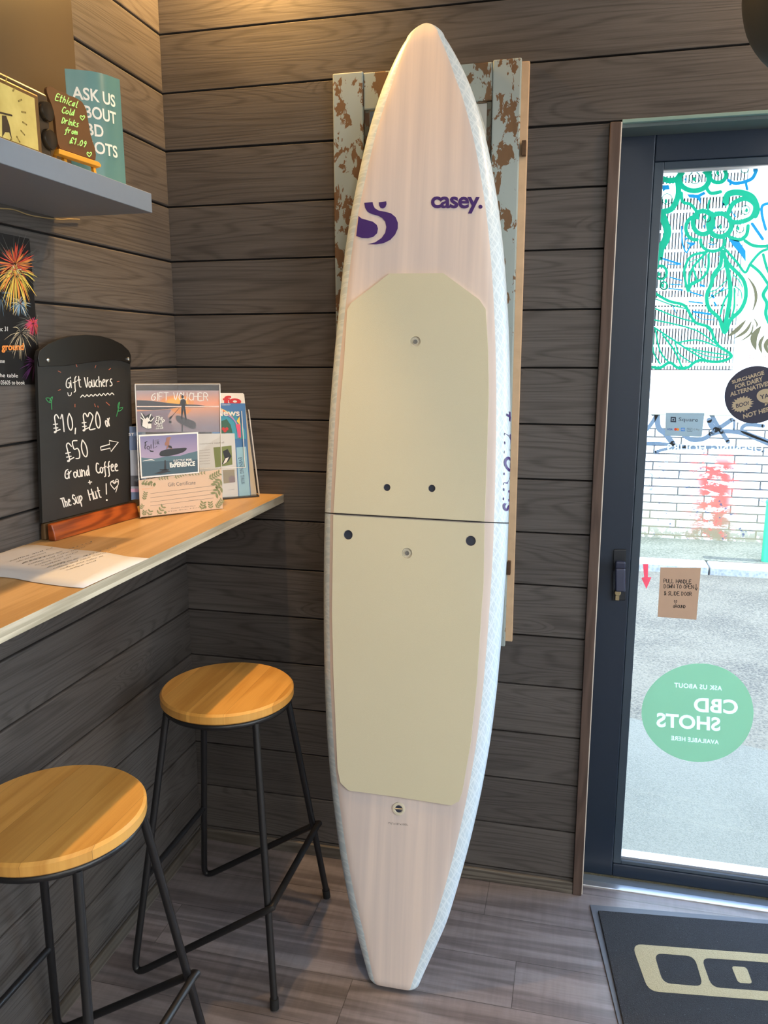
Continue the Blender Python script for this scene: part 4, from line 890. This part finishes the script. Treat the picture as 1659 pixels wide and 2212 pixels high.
for p in (((335, 860), (350, 868)), ((438, 822), (444, 836)), ((553, 828), (548, 842)), ((638, 845), (628, 853)), ((676, 922), (688, 920)), ((335, 972), (348, 968)), ((432, 1052), (432, 1068)), ((545, 1050), (550, 1066)), ((612, 1040), (632, 1058)), ((564, 1062), (566, 1070))): a.line(p, 3.5, RC, 0, 0)
for pts in (((298, 1082), (296, 1040), (302, 1010), (290, 1020), (286, 1040)), ((296, 1042), (280, 1040), (264, 1018), (286, 1018), (296, 1040)), ((672, 1122), (680, 1090), (690, 1040), (680, 1060), (684, 1090)), ((680, 1095), (700, 1085), (708, 1070), (690, 1075))): a.line(pts, 4, GC)
a.build('handwriting', cb)

# ------------------------------------------------------------------ acrylic sign holder with three cards
h0, h1 = V((.103, -.392, ZT)), V((.2385, -.232, ZT)); hdv = (h1-h0).normalized(); hn = V((hdv.y, -hdv.x, 0)); hn = (hn+V((0, 0, .10))).normalized()
HQ = pxcrop(270, 800, 4.74, h0, hn); hq = lambda x, y, d=0: HQ(x, y)+hn*d
ah = thing('sign_holder', (h0+h1)/2, 'clear acrylic sign holder with cards beside the tabletop chalkboard', 'sign holder')
cn4 = [(103, 140), (975, 138), (1000, 1418), (158, 1508)]
obj('front_sheet', MB().slab([hq(*p) for p in cn4], .0022, hn), ACRYL, ah)
obj('back_sheet', MB().slab([hq(*p)-hn*.0065 for p in cn4], .0022, hn), ACRYL, ah)
e = MB(); e.slab([hq(103, 135), hq(975, 133), hq(975, 150), hq(103, 154)], .0085, hn); obj('top_fold', e, mat('acrylic_top', C(150, 136, 116), .15, 0, .6), ah, bevel=.001)
for q in ([hq(100, 140), hq(109, 140), hq(166, 1506), hq(156, 1508)], [hq(968, 140), hq(976, 140), hq(1001, 1416), hq(992, 1417)]): obj('edge', MB().slab(q, .0022, hn), ACEDGE, ah)
bl, br_ = hq(158, 1508), hq(1000, 1418); hf = V((hn.x, hn.y, 0)).normalized(); z_ = ZT+.0006
e = MB(); zz = lambda p: V((p.x, p.y, z_)); e.slab([zz(bl)-hf*.012, zz(br_)-hf*.012, zz(br_)+hf*.034, zz(bl)+hf*.034], .0, (0, 0, 1)) if 0 else e.hexa([zz(bl)-hf*.012, zz(br_)-hf*.012, zz(br_)+hf*.03, zz(bl)+hf*.03], [zz(q)+V((0, 0, .0022)) for q in (bl-hf*.012, br_-hf*.012, br_+hf*.03, bl+hf*.03)])
obj('foot', e, ACRYL, ah)
def card(name, quad, off, th, m, label, cat, artf, group=None):
    p = [hq(*q, off) for q in quad]; c = sum(p, V())/4; lowz = min(q.z for q in p)
    c_ = thing(name, (c.x, c.y, lowz), label, cat, group); obj('card', MB().slab(p, th, hn), m, c_); a = Art(lambda x, y: hq(x, y, off), hn, .0001, .0003); artf(a); a.build('print', c_); return c_
def gradmat(name, stops, zlo, zhi):
    m, t = newmat(name); x, y, z = t.pos(); r_ = t.n('ValToRGB'); t.set(r_.inputs[0], t.n('MapRange', {0: z, 1: zlo, 2: zhi}).outputs[0]); el = r_.color_ramp.elements
    el[0].position, el[0].color = stops[0]; el[1].position, el[1].color = stops[-1]
    for p, c in stops[1:-1]: q = el.new(p); q.color = c
    t.set(t.b.inputs['Base Color'], r_.outputs[0]); t.b.inputs['Roughness'].default_value = .3; return m
def vq(x, y): return (x, y)
zt_, zb_ = hq(120, 205).z, hq(125, 630).z
SUNSET = gradmat('printed_sunset', [(0, C(112, 94, 106)), (.25, C(140, 104, 96)), (.5, C(196, 124, 72)), (.62, C(214, 122, 60)), (.75, C(190, 122, 82)), (1, C(126, 110, 116))], zb_, zt_)
DKI = mat('silhouette_ink', C(26, 24, 28), .5); HILL = mat('hill_ink', C(54, 48, 54), .5); SUNI = mat('sun_glow_ink', C(240, 170, 60), .5); LILAC = mat('lilac_ink', C(122, 106, 120), .5)
def voucher(a):
    for r_, m_ in ((1.5, mat('sunset_glow_ink', C(214, 138, 70), .5)), (1.0, SUNI)): a.disc(540, 330, 115*r_, 50*r_, m_, 0 if r_ > 1 else 1)
    a.poly([(125, 305), (260, 310), (420, 330), (560, 345), (760, 352), (818, 362), (818, 378), (125, 378)], HILL, 2); a.quad(125, 366, 965, 374, mat('shore_ink', C(230, 206, 190), .5), 3); a.poly([(125, 378), (560, 378), (480, 392), (300, 408), (125, 402)], HILL, 2)
    a.poly([(125, 420), (480, 400), (440, 470), (520, 630), (125, 628)], LILAC, 1); a.poly([(480, 400), (690, 400), (640, 450), (520, 440)], mat('sun_water_ink', C(216, 136, 60), .5), 2)
    for k in range(6): a.line([(420+k*18, 560+k*10), (560, 545+k*14), (800+k*20, 590+k*8)], 3, mat('ripple_ink', C(140, 122, 128), .5), 2)
    a.poly([(575, 300), (600, 292), (622, 300), (634, 345), (626, 350), (620, 330), (618, 380), (624, 400), (636, 500), (624, 510), (600, 405), (590, 500), (578, 505), (578, 400), (584, 370), (576, 340), (560, 360)], DKI, 6); a.disc(592, 270, 13, 20, DKI, 6, 14)
    a.line([(560, 385), (490, 465)], 5, DKI, 6, 0); a.poly([(490, 462), (474, 500), (452, 500), (462, 478)], DKI, 6, 4); a.disc(466, 528, 14, 14, DKI, 5)
    a.poly([(525, 470), (560, 465), (640, 495), (720, 530), (730, 585), (690, 600), (600, 560), (540, 520)], mat('board_ink', C(78, 76, 82), .5), 5, 4); a.line([(590, 560), (590, 620)], 10, DKI, 5, 0)
    a.hand('GIFT', 270, 305, 455, 305, 76, 8, WHITE, 8); a.hand('VOUCHER', 500, 300, 860, 308, 74, 8, WHITE, 4)
    # beach hut mark
    BK = BLACKP; a.poly([(165, 480), (190, 440), (215, 470), (258, 440), (285, 470), (300, 500), (280, 540), (280, 595), (235, 608), (165, 570)], BK, 4); a.poly([(188, 500), (232, 505), (240, 545), (232, 598), (180, 570)], WHITE, 5); a.poly([(238, 545), (274, 545), (274, 592), (238, 598)], WHITE, 5); a.poly([(185, 525), (232, 478), (270, 520), (244, 535), (228, 505)], WHITE, 5)
    for p in (((170, 440), (205, 500)), ((165, 485), (190, 505)), ((268, 450), (250, 495)), ((300, 485), (270, 520))): a.line(p, 16, BK, 4, 0); a.line(p, 10, WHITE, 5, 0)
    a.poly([(240, 530), (258, 515), (262, 540), (244, 545)], BK, 6)
    for tx, q in (('The', ((320, 470), (392, 462), (386, 508), (312, 508))), ('SUP', ((308, 512), (412, 500), (408, 552), (304, 556))), ('Hut', ((328, 560), (392, 552), (388, 576), (326, 580))), ('.co.uk', ((312, 582), (400, 572), (398, 598), (310, 604)))):
        a.text(tx, q, BK, 4, .11, .2, 1.05); a.text(tx, q, WHITE, 5, .02, .2, 1.05)
card('voucher_card', [(120, 205), (972, 206), (984, 632), (130, 632)], -.0030, .0006, SUNSET, 'sunset paddling gift voucher card in the top of the clear sign holder', 'card', voucher)
SKYI = gradmat('printed_dusk_sky', [(0, C(146, 124, 156)), (1, C(84, 74, 130))], hq(150, 880).z, hq(150, 650).z); SEAI = mat('dark_sea_ink', C(34, 66, 80), .4); SEA2 = mat('grey_teal_ink', C(66, 98, 110), .4)
def foil(a):
    a.poly([(150, 678), (733, 648), (742, 1038), (172, 1088)], SKYI, 0); a.poly([(162, 892), (300, 905), (420, 880), (560, 875), (640, 850), (738, 826), (742, 1038), (172, 1088)], SEA2, 1); a.poly([(165, 940), (738, 912), (742, 1038), (172, 1088)], SEAI, 2)
    a.line([(175, 930), (260, 915), (300, 925)], 10, WHITE, 2, 4, False, 2)
    a.poly([(350, 850), (370, 825), (450, 805), (560, 796), (626, 796), (610, 825), (560, 850), (460, 875), (380, 880), (352, 870)], DKI, 4, 4); a.poly([(420, 690), (450, 680), (470, 685), (450, 720), (448, 770), (484, 802), (470, 805), (440, 790), (425, 808), (415, 805), (430, 770), (405, 770), (402, 745), (416, 730)], mat('skin_ink', C(150, 104, 88), .5), 5); a.poly([(438, 768), (470, 775), (480, 800), (440, 790)], DKI, 6)
    a.poly([(400, 920), (412, 920), (420, 1020), (470, 1035), (420, 1045), (360, 1060), (290, 1058), (355, 1035), (395, 1015)], DKI, 4); a.line([(355, 1018), (440, 1015)], 12, DKI, 4, 0)
    a.line([(205, 735), (200, 790), (204, 805)], 7, BLACKP, 4); a.line([(198, 742), (222, 728)], 7, BLACKP, 4, 0); a.line([(200, 770), (216, 764)], 6, BLACKP, 4, 0); a.ring(234, 792, 13, 15, 6, BLACKP, 4); a.line([(262, 760), (262, 800)], 6, BLACKP, 4, 0); a.line([(284, 710), (286, 800), (320, 780)], 6, BLACKP, 4, 0); a.poly([(240, 808), (262, 822), (292, 826), (284, 836), (256, 834)], BLACKP, 4)
    a.text('K', ((328, 726), (350, 724), (350, 756), (328, 758)), DKI, 4, .02); a.text('SURF', ((300, 712), (346, 708), (346, 718), (300, 722)), GREYP, 4); a.text('U', ((300, 728), (318, 726), (318, 758), (300, 760)), GREYP, 4)
    a.text('ELECTRIC', ((492, 915), (612, 908), (612, 930), (492, 937)), WHITE, 4); a.text('FOIL', ((622, 907), (684, 903), (684, 925), (622, 929)), WHITE, 4, .04); a.text('ExPERIENCE', ((452, 945), (712, 930), (712, 978), (456, 996)), WHITE, 4, .04)
card('foil_card', [(135, 662), (745, 632), (756, 1050), (160, 1106)], .0024, .0006, WHITE, 'blue foil board photo card with white border in the middle of the sign holder', 'card', foil)
LEAFI = mat('sage_leaf_ink', C(130, 134, 92), .6); CREAMP = mat('cream_certificate', C(214, 186, 160), .6)
def cert(a):
    a.text('Gift Certificate', ((436, 1152), (720, 1128), (720, 1166), (440, 1190)), GREYP, 1)
    for y0, y1 in ((1262, 1180), (1305, 1222), (1350, 1266), (1388, 1306)): a.line([(258, y0), (905, y1)], 3, GREYP, 1, 0)
    a.text('Expiration Date', ((650, 1328), (745, 1318), (745, 1324), (650, 1336)), GREYP, 1); a.text('Ground Coffee Haus', ((470, 1408), (720, 1380), (720, 1390), (470, 1420)), GREYP, 1); a.text('The Sup Hut', ((430, 1442), (760, 1398), (760, 1408), (430, 1454)), GREYP, 1); a.text('ground', ((170, 1205), (285, 1195), (285, 1215), (172, 1226)), mat('peach_ink', C(226, 170, 130), .6), 1)
    rnd = random.Random(3)
    def sprig(x, y, dx, dy, n, s):
        a.line([(x, y), (x+dx, y+dy)], 3, LEAFI, 1, 0)
        for k in range(n):
            f_ = (k+.5)/n; px_, py_ = x+dx*f_, y+dy*f_
            for sg in (-1, 1): an = math.atan2(dy, dx)+sg*.9; a.line([(px_, py_), (px_+s*.5*math.cos(an), py_+s*.5*math.sin(an)), (px_+s*math.cos(an), py_+s*math.sin(an))], s*.42, LEAFI, 2, 3, False, 2)
    for q in ((170, 1140, 130, 30, 5, 28), (330, 1110, 110, -10, 4, 24), (500, 1098, 120, -40, 5, 26), (640, 1068, 180, -20, 6, 22), (855, 1110, 110, -60, 5, 40), (985, 1110, -60, 70, 3, 60), (990, 1180, -70, 90, 3, 60), (190, 1330, 20, -80, 4, 30), (190, 1490, 10, -50, 3, 30), (330, 1480, 60, -90, 3, 40), (240, 1495, 20, -60, 2, 36), (780, 1430, 20, -80, 3, 40), (880, 1420, -10, -70, 3, 34), (930, 1410, 60, -80, 5, 36), (150, 1420, 30, -40, 3, 26)): sprig(*q)
    for x, y in ((180, 1160), (210, 1165), (240, 1165), (300, 1168), (410, 1455), (820, 1400), (265, 1145)): a.disc(x, y, 14, 14, LEAFI, 2, 12)
card('certificate_card', [(138, 1127), (984, 1012), (999, 1414), (157, 1503)], .0010, .0006, CREAMP, 'cream gift certificate with green leaf border at the bottom of the sign holder', 'card', cert)

# ------------------------------------------------------------------ small plant in a white mug behind the holder
mg = onZ(470, 1060, ZT); mgc = V((.188, -.170, ZT))
hndl = onp(489, 1045, (.196, -.150, 0), hn); mgc = V((hndl.x, hndl.y, ZT))-hdv*.040
mug = thing('plant_mug', mgc, 'small green plant in a white mug behind the clear sign holder', 'plant')
obj('mug', MB().lathe(mgc, (0, 0, 1), [(.030, .0005), (.036, .004), (.037, .075), (.034, .075), (.033, .008), (0, .008)], 28), mat('white_ceramic', C(236, 230, 222), .25), mug, smooth=True)
e = MB(); pth = [mgc+hdv*(.036+.024*math.sin(math.pi*k/10))+V((0, 0, .014+.050*k/10)) for k in range(11)]; e.tube(pth, .0042, 10); obj('handle', e, MATS['white_ceramic'], mug, smooth=True)
e = MB(); random.seed(5)
for k in range(9):
    an = random.uniform(0, 6.28); c0 = mgc+V((0, 0, .07)); tip = c0+V((math.cos(an)*.028, math.sin(an)*.028, random.uniform(.02, .05))); d = tip-c0; sd = d.cross(V((0, 0, 1))).normalized()*.010
    md = c0+d*.55+V((0, 0, .008)); e.add([c0, md+sd, tip, md-sd, md+V((0, 0, .003))], [(0, 1, 4), (1, 2, 4), (2, 3, 4), (3, 0, 4)])
obj('leaves', e, mat('dark_leaf', C(64, 78, 48), .45), mug); random.seed(9)

# ------------------------------------------------------------------ leaflet rack and leaflets
r0, r1 = V((.177, -.113, ZT)), V((.253, -.052, ZT)); rd = (r1-r0).normalized(); rn = V((rd.y, -rd.x, 0)); rn = (rn+V((0, 0, .16))).normalized(); rf = V((rn.x, rn.y, 0)).normalized()
rq = lambda x, y, d=0: onp(270+x/4.74, 800+y/4.74, r1+rn*d, rn)
rk = thing('leaflet_rack', V((.20, -.09, ZT)), 'clear acrylic leaflet rack standing in the corner end of the counter', 'rack')
obj('back_sheet', MB().slab([rq(560, 420, -.022), rq(1262, 400, -.022), rq(1372, 1288, -.022), rq(640, 1330, -.022)], .002, rn), ACRYL, rk)
obj('front_sheet', MB().slab([rq(600, 1000), rq(1232, 995), rq(1360, 1296), rq(640, 1335)], .002, rn), ACRYL, rk)
for q in ([rq(1262, 400, -.022), rq(1272, 402, -.022), rq(1382, 1288, -.022), rq(1368, 1290, -.022)], [rq(1190, 415, -.004), rq(1198, 415, -.004), rq(1235, 995, -.004), rq(1228, 995, -.004)], [rq(760, 1000, .0002), rq(1236, 990, .0002), rq(1236, 997, .0002), rq(760, 1008, .0002)]): obj('edge', MB().slab(q, .002, rn), ACEDGE, rk)
p_ = rq(1372, 1292); p2 = rq(650, 1335); e = MB(); b0 = [V((q.x, q.y, ZT+.0004)) for q in (p2+rf*.004, p_+rf*.004, p_-rf*.026, p2-rf*.026)]; e.hexa(b0, [q+V((0, 0, .004)) for q in b0]); obj('foot', e, mat('smoked_acrylic', C(50, 46, 44), .2), rk)
def leaflet(quad, off, m, label, artf):
    p = [rq(*q, off) for q in quad]; c = sum(p, V())/len(p); c_ = thing('leaflet', (c.x, c.y, min(q.z for q in p)), label, 'leaflet'); obj('sheet', MB().slab(p, .0012, rn), m, c_)
    a = Art(lambda x, y: rq(x, y, off), rn, .0003, .0004); artf(a)
    if a.mb.v: a.build('print', c_)
leaflet([(880, 232), (1208, 234), (1220, 246), (1330, 1286), (900, 1300)], -.0200, WHITE, 'white leaflet with red letters, rearmost and tallest in the rack', lambda a: a.text('fo', ((1003, 258), (1186, 262), (1192, 352), (1000, 350)), mat('bright_red_ink', C(206, 30, 34), .5), 0, .05))
leaflet([(1130, 412), (1240, 414), (1350, 1284), (1160, 1292)], -.0160, mat('beige_booklet_paper', C(200, 190, 170), .7, 0, .3, .05, 40), 'plain beige booklet at the right edge of the leaflet rack', lambda a: None)
NB = mat('news_blue', C(52, 112, 176), .4)
def news(a):
    LB = mat('news_pale_blue', C(150, 200, 226), .5); TQ = mat('news_turquoise', C(60, 160, 190), .5)
    a.poly([(985, 400), (1120, 430), (1232, 620), (1240, 700), (985, 700)], TQ, 0)
    for k, c in enumerate((C(220, 210, 120), C(240, 150, 90), C(226, 90, 130), C(130, 200, 120), C(170, 140, 210))): a.line([(985, 395+k*9), (1060, 440+k*6), (1125, 520), (1165-k*4, 600), (1180-k*6, 690)], 13, mat('rainbow_ink_%d' % k if 0 else 'rainbow_ink'+'abcde'[k], c, .5), 1+k)
    a.poly([(1140, 520), (1172, 470), (1175, 560)], mat('burst_yellow', C(240, 210, 90), .5), 7); a.poly([(1130, 560), (1178, 540), (1186, 680), (1165, 690)], MATS['rainbow_inkc'], 7)
    a.poly([(985, 520), (1040, 500), (1080, 560), (1100, 640), (1040, 640), (985, 660)], mat('holly_green', C(50, 100, 80), .5), 6)
    for x, y in ((1005, 600), (1040, 600), (1022, 620)): a.disc(x, y, 17, 17, mat('berry_red', C(200, 50, 50), .5), 8, 14)
    a.text('News', ((925, 402), (1168, 402), (1172, 468), (925, 470)), WHITE, 9, .02); a.text('WEEKDAY', ((985, 350), (1078, 348), (1078, 358), (985, 360)), WHITE, 9)
    a.poly([(1140, 790), (1240, 780), (1282, 1284), (1170, 1290)], LB, 1)
    t_ = [(1160, 895), (1196, 892), (1228, 1165), (1192, 1170)]; a.text('EVENING TALK', (t_[1], t_[2], t_[3], t_[0]), mat('dark_blue_print', C(36, 60, 110), .5), 3)
leaflet([(890, 336), (1230, 338), (1290, 1284), (900, 1300)], -.0115, NB, 'blue illustrated news leaflet with rainbow in the leaflet rack', news)
def flyer(a):
    a.poly([(905, 790), (1090, 770), (1100, 965), (925, 995)], mat('meadow_green_ink', C(118, 132, 70), .5), 0); a.poly([(1000, 830), (1050, 805), (1090, 880), (1060, 930), (1010, 965), (990, 960), (1020, 900)], DKI, 1); a.poly([(1030, 900), (1062, 890), (1040, 940), (1000, 965)], WHITE, 2)
    a.poly([(1000, 1022), (1120, 1015), (1128, 1145), (1010, 1160)], mat('photo_grey_ink', C(150, 140, 112), .5), 0); a.poly([(1060, 1100), (1090, 1075), (1125, 1090), (1128, 1145), (1070, 1150)], mat('photo_mauve_ink', C(126, 108, 112), .5), 1)
    a.text('volunteers needed!', ((762, 745), (1015, 730), (1015, 746), (762, 760)), GREYP, 0)
    for k in range(6): a.text('we are looking for', ((762, 815+k*28), (872, 808+k*28), (872, 818+k*28), (762, 826+k*28)), GREYP, 0)
    a.text('www.info', ((1055, 1220), (1122, 1214), (1122, 1222), (1055, 1228)), mat('dark_blue_print', C(36, 60, 110), .5), 0)
leaflet([(740, 650), (1122, 645), (1142, 990), (1160, 1290), (780, 1310)], -.0070, mat('pale_blue_white_paper', C(214, 220, 226), .6), 'white leaflet with small green photos, frontmost in the leaflet rack', flyer)
lp_ = [hq(74, 572, -.02), hq(240, 572, -.02), hq(250, 1310, -.02), hq(94, 1330, -.02)]; c = sum(lp_, V())/4
lc_ = thing('leaflet', (c.x, c.y, min(q.z for q in lp_)), 'blue grey leaflet showing at the left behind the sign holder, beside the chalkboard', 'leaflet'); obj('sheet', MB().slab(lp_, .001, hn), mat('blue_grey_paper', C(150, 160, 176), .6), lc_)
a = Art(lambda x, y: hq(x, y, -.02), hn, .0003, .0004); a.quad(74, 575, 200, 815, mat('slate_blue_ink', C(84, 104, 140), .5), 0); a.text('ST', ((66, 640), (120, 640), (120, 668), (66, 668)), WHITE, 1); a.quad(86, 1080, 200, 1190, mat('dark_photo_ink', C(60, 62, 70), .5), 0); a.quad(88, 1215, 200, 1250, mat('pink_ink', C(190, 150, 180), .5), 0); a.quad(92, 1250, 200, 1325, MATS['slate_blue_ink'], 1); a.build('print', lc_)

for th_ in [o for o in list(COL.objects) if o.parent is None and o.name.split('.')[0] in ('sign_holder', 'leaflet_rack', 'certificate_card', 'leaflet') and o.location.z < 1.4]:
    bz = wloc(th_).z
    for ch in th_.children:
        if ch.type == 'MESH':
            for v in ch.data.vertices: v.co.z = max(v.co.z, ZT+.0007-bz)

# ------------------------------------------------------------------ paper sheet
pa = [(322, 1207), (277, 1203.5), (230, 1194.5), (190, 1190.5), (140, 1186), (105, 1181), (78, 1178), (50, 1178), (0, 1193)]; pb_ = [(181, 1271), (150, 1269), (110, 1264), (70, 1258), (30, 1250), (0, 1247), (-40, 1242), (-90, 1236), (-140, 1246)]
mb = MB(); N_ = len(pa)
for (xa, ya), (xb, yb) in zip(pa, pb_):
    A_, B_ = onZ(xa, ya, ZT+.0005), onZ(xb, yb, ZT+.0005)
    for k in range(6): s = k/5; q = A_.lerp(B_, s); mb.v.append(q+V((0, 0, .0008+.0018*math.sin(math.pi*s)*math.sin(len(mb.v)*.13)**2)))
mb.f = [(i*6+k, i*6+k+1, (i+1)*6+k+1, (i+1)*6+k) for i in range(N_-1) for k in range(5)]; mb.mi = [0]*len(mb.f)
for v in mb.v: v.x = max(v.x, .004)
pap = thing('paper_sheet', onZ(150, 1220, ZT), 'white printed sheet of paper lying on the bar counter in front of the chalkboard', 'paper')
o = obj('sheet', mb, PAPER, pap, smooth=True); sm = o.modifiers.new('thickness', 'SOLIDIFY'); sm.thickness = .0003; sm.offset = -1
a = Art(pxcrop(0, 1000, 3.6864, (0, 0, ZT+.0034), (0, 0, 1)), (0, 0, 1), .0002, .0)
for i in range(24):
    ox, oy = 150+i*20, 915+i*3.2; ln_ = 60+60*((i*7) % 5); a.text('coffee and cake menu lines'[:8+(i*5) % 16], ((ox-60-ln_*.2, oy-140), (ox+ln_*1.6-40, oy-150-ln_*.55), (ox+ln_*1.6-36, oy-143-ln_*.55), (ox-56-ln_*.2, oy-133)), GREYP) if i % 2 else None
a.build('print', pap)

# ================================================================== STOOLS
def make_stool(cx, cy, label):
    t = thing('bar_stool', (cx, cy, 0), label, 'stool', 'bar stools under the counter')
    H, rs = .70, .1615
    obj('seat', MB().lathe((cx, cy, H-.026), (0, 0, 1), [(rs-.004, 0), (rs, .004), (rs, .021), (rs-.005, .026), (0, .026)], 64), SEATW, t, smooth=True)
    RT = .0078; zr = H-.026-RT-.0002; rr = rs-.012
    e = MB(); e.tube([V((cx+rr*math.cos(2*math.pi*k/48), cy+rr*math.sin(2*math.pi*k/48), zr)) for k in range(48)], RT, 10, closed=True); obj('seat_ring', e, BLACKM, t, smooth=True)
    fx, fyy, bx = .180, .201, -.190
    top = lambda sx, sy: V((cx+sx*rr*.76, cy+sy*rr*.66, zr-.004))
    jz = .250
    joints = {}
    for sy in (-1, 1):
        a_, b_ = top(1, sy), V((cx+fx, cy+sy*fyy, .012)); e = MB(); e.tube([a_, b_], .0085, 12); lg = obj('leg', e, BLACKM, t, smooth=True)
        e = MB(); d = (b_-a_).normalized(); e.tube([b_-d*.016, b_+V((0, 0, -.0095))], .0105, 12); obj('foot_cap', e, mat('black_rubber', C(20, 20, 20), .7), lg, smooth=True)
        joints[sy] = a_.lerp(b_, (a_.z-jz)/(a_.z-b_.z))
    # rear legs run down, turn at the floor and rise as the foot rail in front of the two front legs
    rearb = {sy: V((cx+bx, cy+sy*.192, .0095)) for sy in (-1, 1)}
    for sy in (-1, 1):
        a_ = top(-1, sy); b_ = rearb[sy]; j = joints[sy]+V((.013, sy*.013, -.004))
        d1 = (a_-b_).normalized(); d2 = (j-b_).normalized(); r_ = .04
        cur = [b_+d1*r_*(1-q)**2*1.0+d2*r_*q*q for q in [k/6 for k in range(7)]]; cur = [p+V((0, 0, max(0, .0085-p.z))) for p in cur]
        e = MB(); e.tube([a_]+cur+[j-d2*.02], .0085, 12); obj('leg', e, BLACKM, t, smooth=True)
    jm, jp = joints[-1]+V((.013, -.013, -.004)), joints[1]+V((.013, .013, -.004))
    dm, dp_ = (jm-rearb[-1]).normalized(), (jp-rearb[1]).normalized(); yv = V((0, 1, 0))
    e = MB(); e.tube([jm-dm*.021, jm-dm*.008, jm+V((.002, .003, 0)), jm+yv*.016, jp-yv*.016, jp+V((.002, -.003, 0)), jp-dp_*.008, jp-dp_*.021], .0085, 12); obj('foot_rail', e, BLACKM, t, smooth=True)
    q = [top(-1, sy).lerp(rearb[sy], .62) for sy in (-1, 1)]; e = MB(); e.tube(q, .0075, 12); obj('stretcher', e, BLACKM, t, smooth=True)
    return t
def copy_tree(o, parent=None):
    c = o.copy(); COL.objects.link(c)
    if parent: c.parent = parent
    for ch in list(o.children): copy_tree(ch, c)
    return c
s1 = make_stool(.295, -.385, 'far round wooden bar stool with black metal legs, nearer the corner and the board')
s2 = copy_tree(s1); s2.location = (.2165, -.957, 0); s2['label'] = 'near round wooden bar stool cut off by the left edge of the picture'

# ================================================================== DOORMAT
ma, mbv, mcv = onZ(1274, 1957, 0), onZ(1335, 2212, 0), onZ(1659, 1990, 0)
du = (mcv-ma).normalized(); dv = V((du.y, -du.x, 0)); MO = ma
mp = lambda u, v, z=0: MO+du*u+dv*v+V((0, 0, z))
dm = thing('doormat', mp(.45, .3), 'charcoal doormat with tan logo on the floor in front of the glass door', 'doormat')
sk = (mbv-ma)-du*((mbv-ma).dot(du)); sl_ = (mbv-ma).dot(du)/(mbv-ma).dot(dv)
e = MB(); q = [mp(0, 0, .0006), mp(.9, 0, .0006), mp(.9+.6*sl_, .6, .0006), mp(.6*sl_, .6, .0006)]; e.hexa(q, [p+V((0, 0, .004)) for p in q]); obj('rubber_border', e, mat('grey_rubber', C(92, 96, 104), .5), dm, bevel=.001)
MATM, t = newmat('charcoal_mat_pile'); g = t.n('NewGeometry').outputs['Position']; sp_ = t.ramp(t.noise(g, 300, 2), .70, .78); nn = t.noise(g, 420, 3, .6)
t.set(t.b.inputs['Base Color'], t.mix(t.m('MULTIPLY', sp_, .5), t.mix(nn, C(44, 45, 48), C(76, 78, 82)), C(170, 176, 180))); t.b.inputs['Roughness'].default_value = .95; t.b.inputs['Specular IOR Level'].default_value = .1; t.bump(nn, 1.0, .004)
i0, i1, i2 = onZ(1292, 1966, .01), onZ(1347, 2212, .01), onZ(1659, 1995, .01)
e = MB(); w_ = [i0, i0+(i2-i0).normalized()*.85, i0+(i2-i0).normalized()*.85+(i1-i0).normalized()*.55, i0+(i1-i0).normalized()*.55]; w_ = [V((p.x, p.y, .0047)) for p in w_]; e.hexa(w_, [p+V((0, 0, .0055)) for p in w_]); obj('pile', e, MATM, dm, bevel=.002)
TANP, t = newmat('tan_pile'); g = t.n('NewGeometry').outputs['Position']; nn = t.noise(g, 420, 3, .6); t.set(t.b.inputs['Base Color'], t.mix(nn, C(160, 148, 116), C(212, 198, 160))); t.b.inputs['Roughness'].default_value = .95; t.bump(nn, 1.0, .004)
mq = pxcrop(1160, 1850, 3.3246, (0, 0, .0104), (0, 0, 1)); a = Art(mq, (0, 0, 1), .0003, .0003)
loops = [roundpoly([V((*p, 0)) for p in [(680, 628), (1900, 720), (1960, 1060), (800, 968)]], 75), roundpoly([V((*p, 0)) for p in [(840, 695), (1130, 718), (1195, 935), (905, 910)]], 60)[::-1], roundpoly([V((*p, 0)) for p in [(1180, 728), (1830, 775), (1880, 985), (1255, 940)]], 60)[::-1]]
a.raw([(p.x, p.y) for l in loops for p in l], [tuple(q) for q in tessellate_polygon(loops)], TANP)
b_ = roundpoly([V((*p, 0)) for p in [(1395, 788), (1505, 796), (1548, 915), (1445, 908)]], 26); a.poly([(p.x, p.y) for p in b_], TANP); a.build('logo', dm)

# ================================================================== PENDANT at the top right corner
pc = onp(1812, -36, CAM+fw*1.35, fw); pr_ = .150
pd = thing('pendant_lamp', (pc.x, pc.y, pc.z-pr_), 'dark round pendant lamp cut off by the top right corner', 'lamp')
prof = [(pr_*math.sin(R(a_)), -pr_*math.cos(R(a_))) for a_ in range(20, 171, 6)]; obj('lamp_shade', MB().lathe(pc, (0, 0, 1), prof, 40), mat('dark_grey_green_shade', C(48, 52, 50), .6), pd, smooth=True)
obj('cord', MB().tube([pc+V((0, 0, pr_*.98)), V((pc.x, pc.y, ZC-.001))], .004, 8), BLACKM, pd)
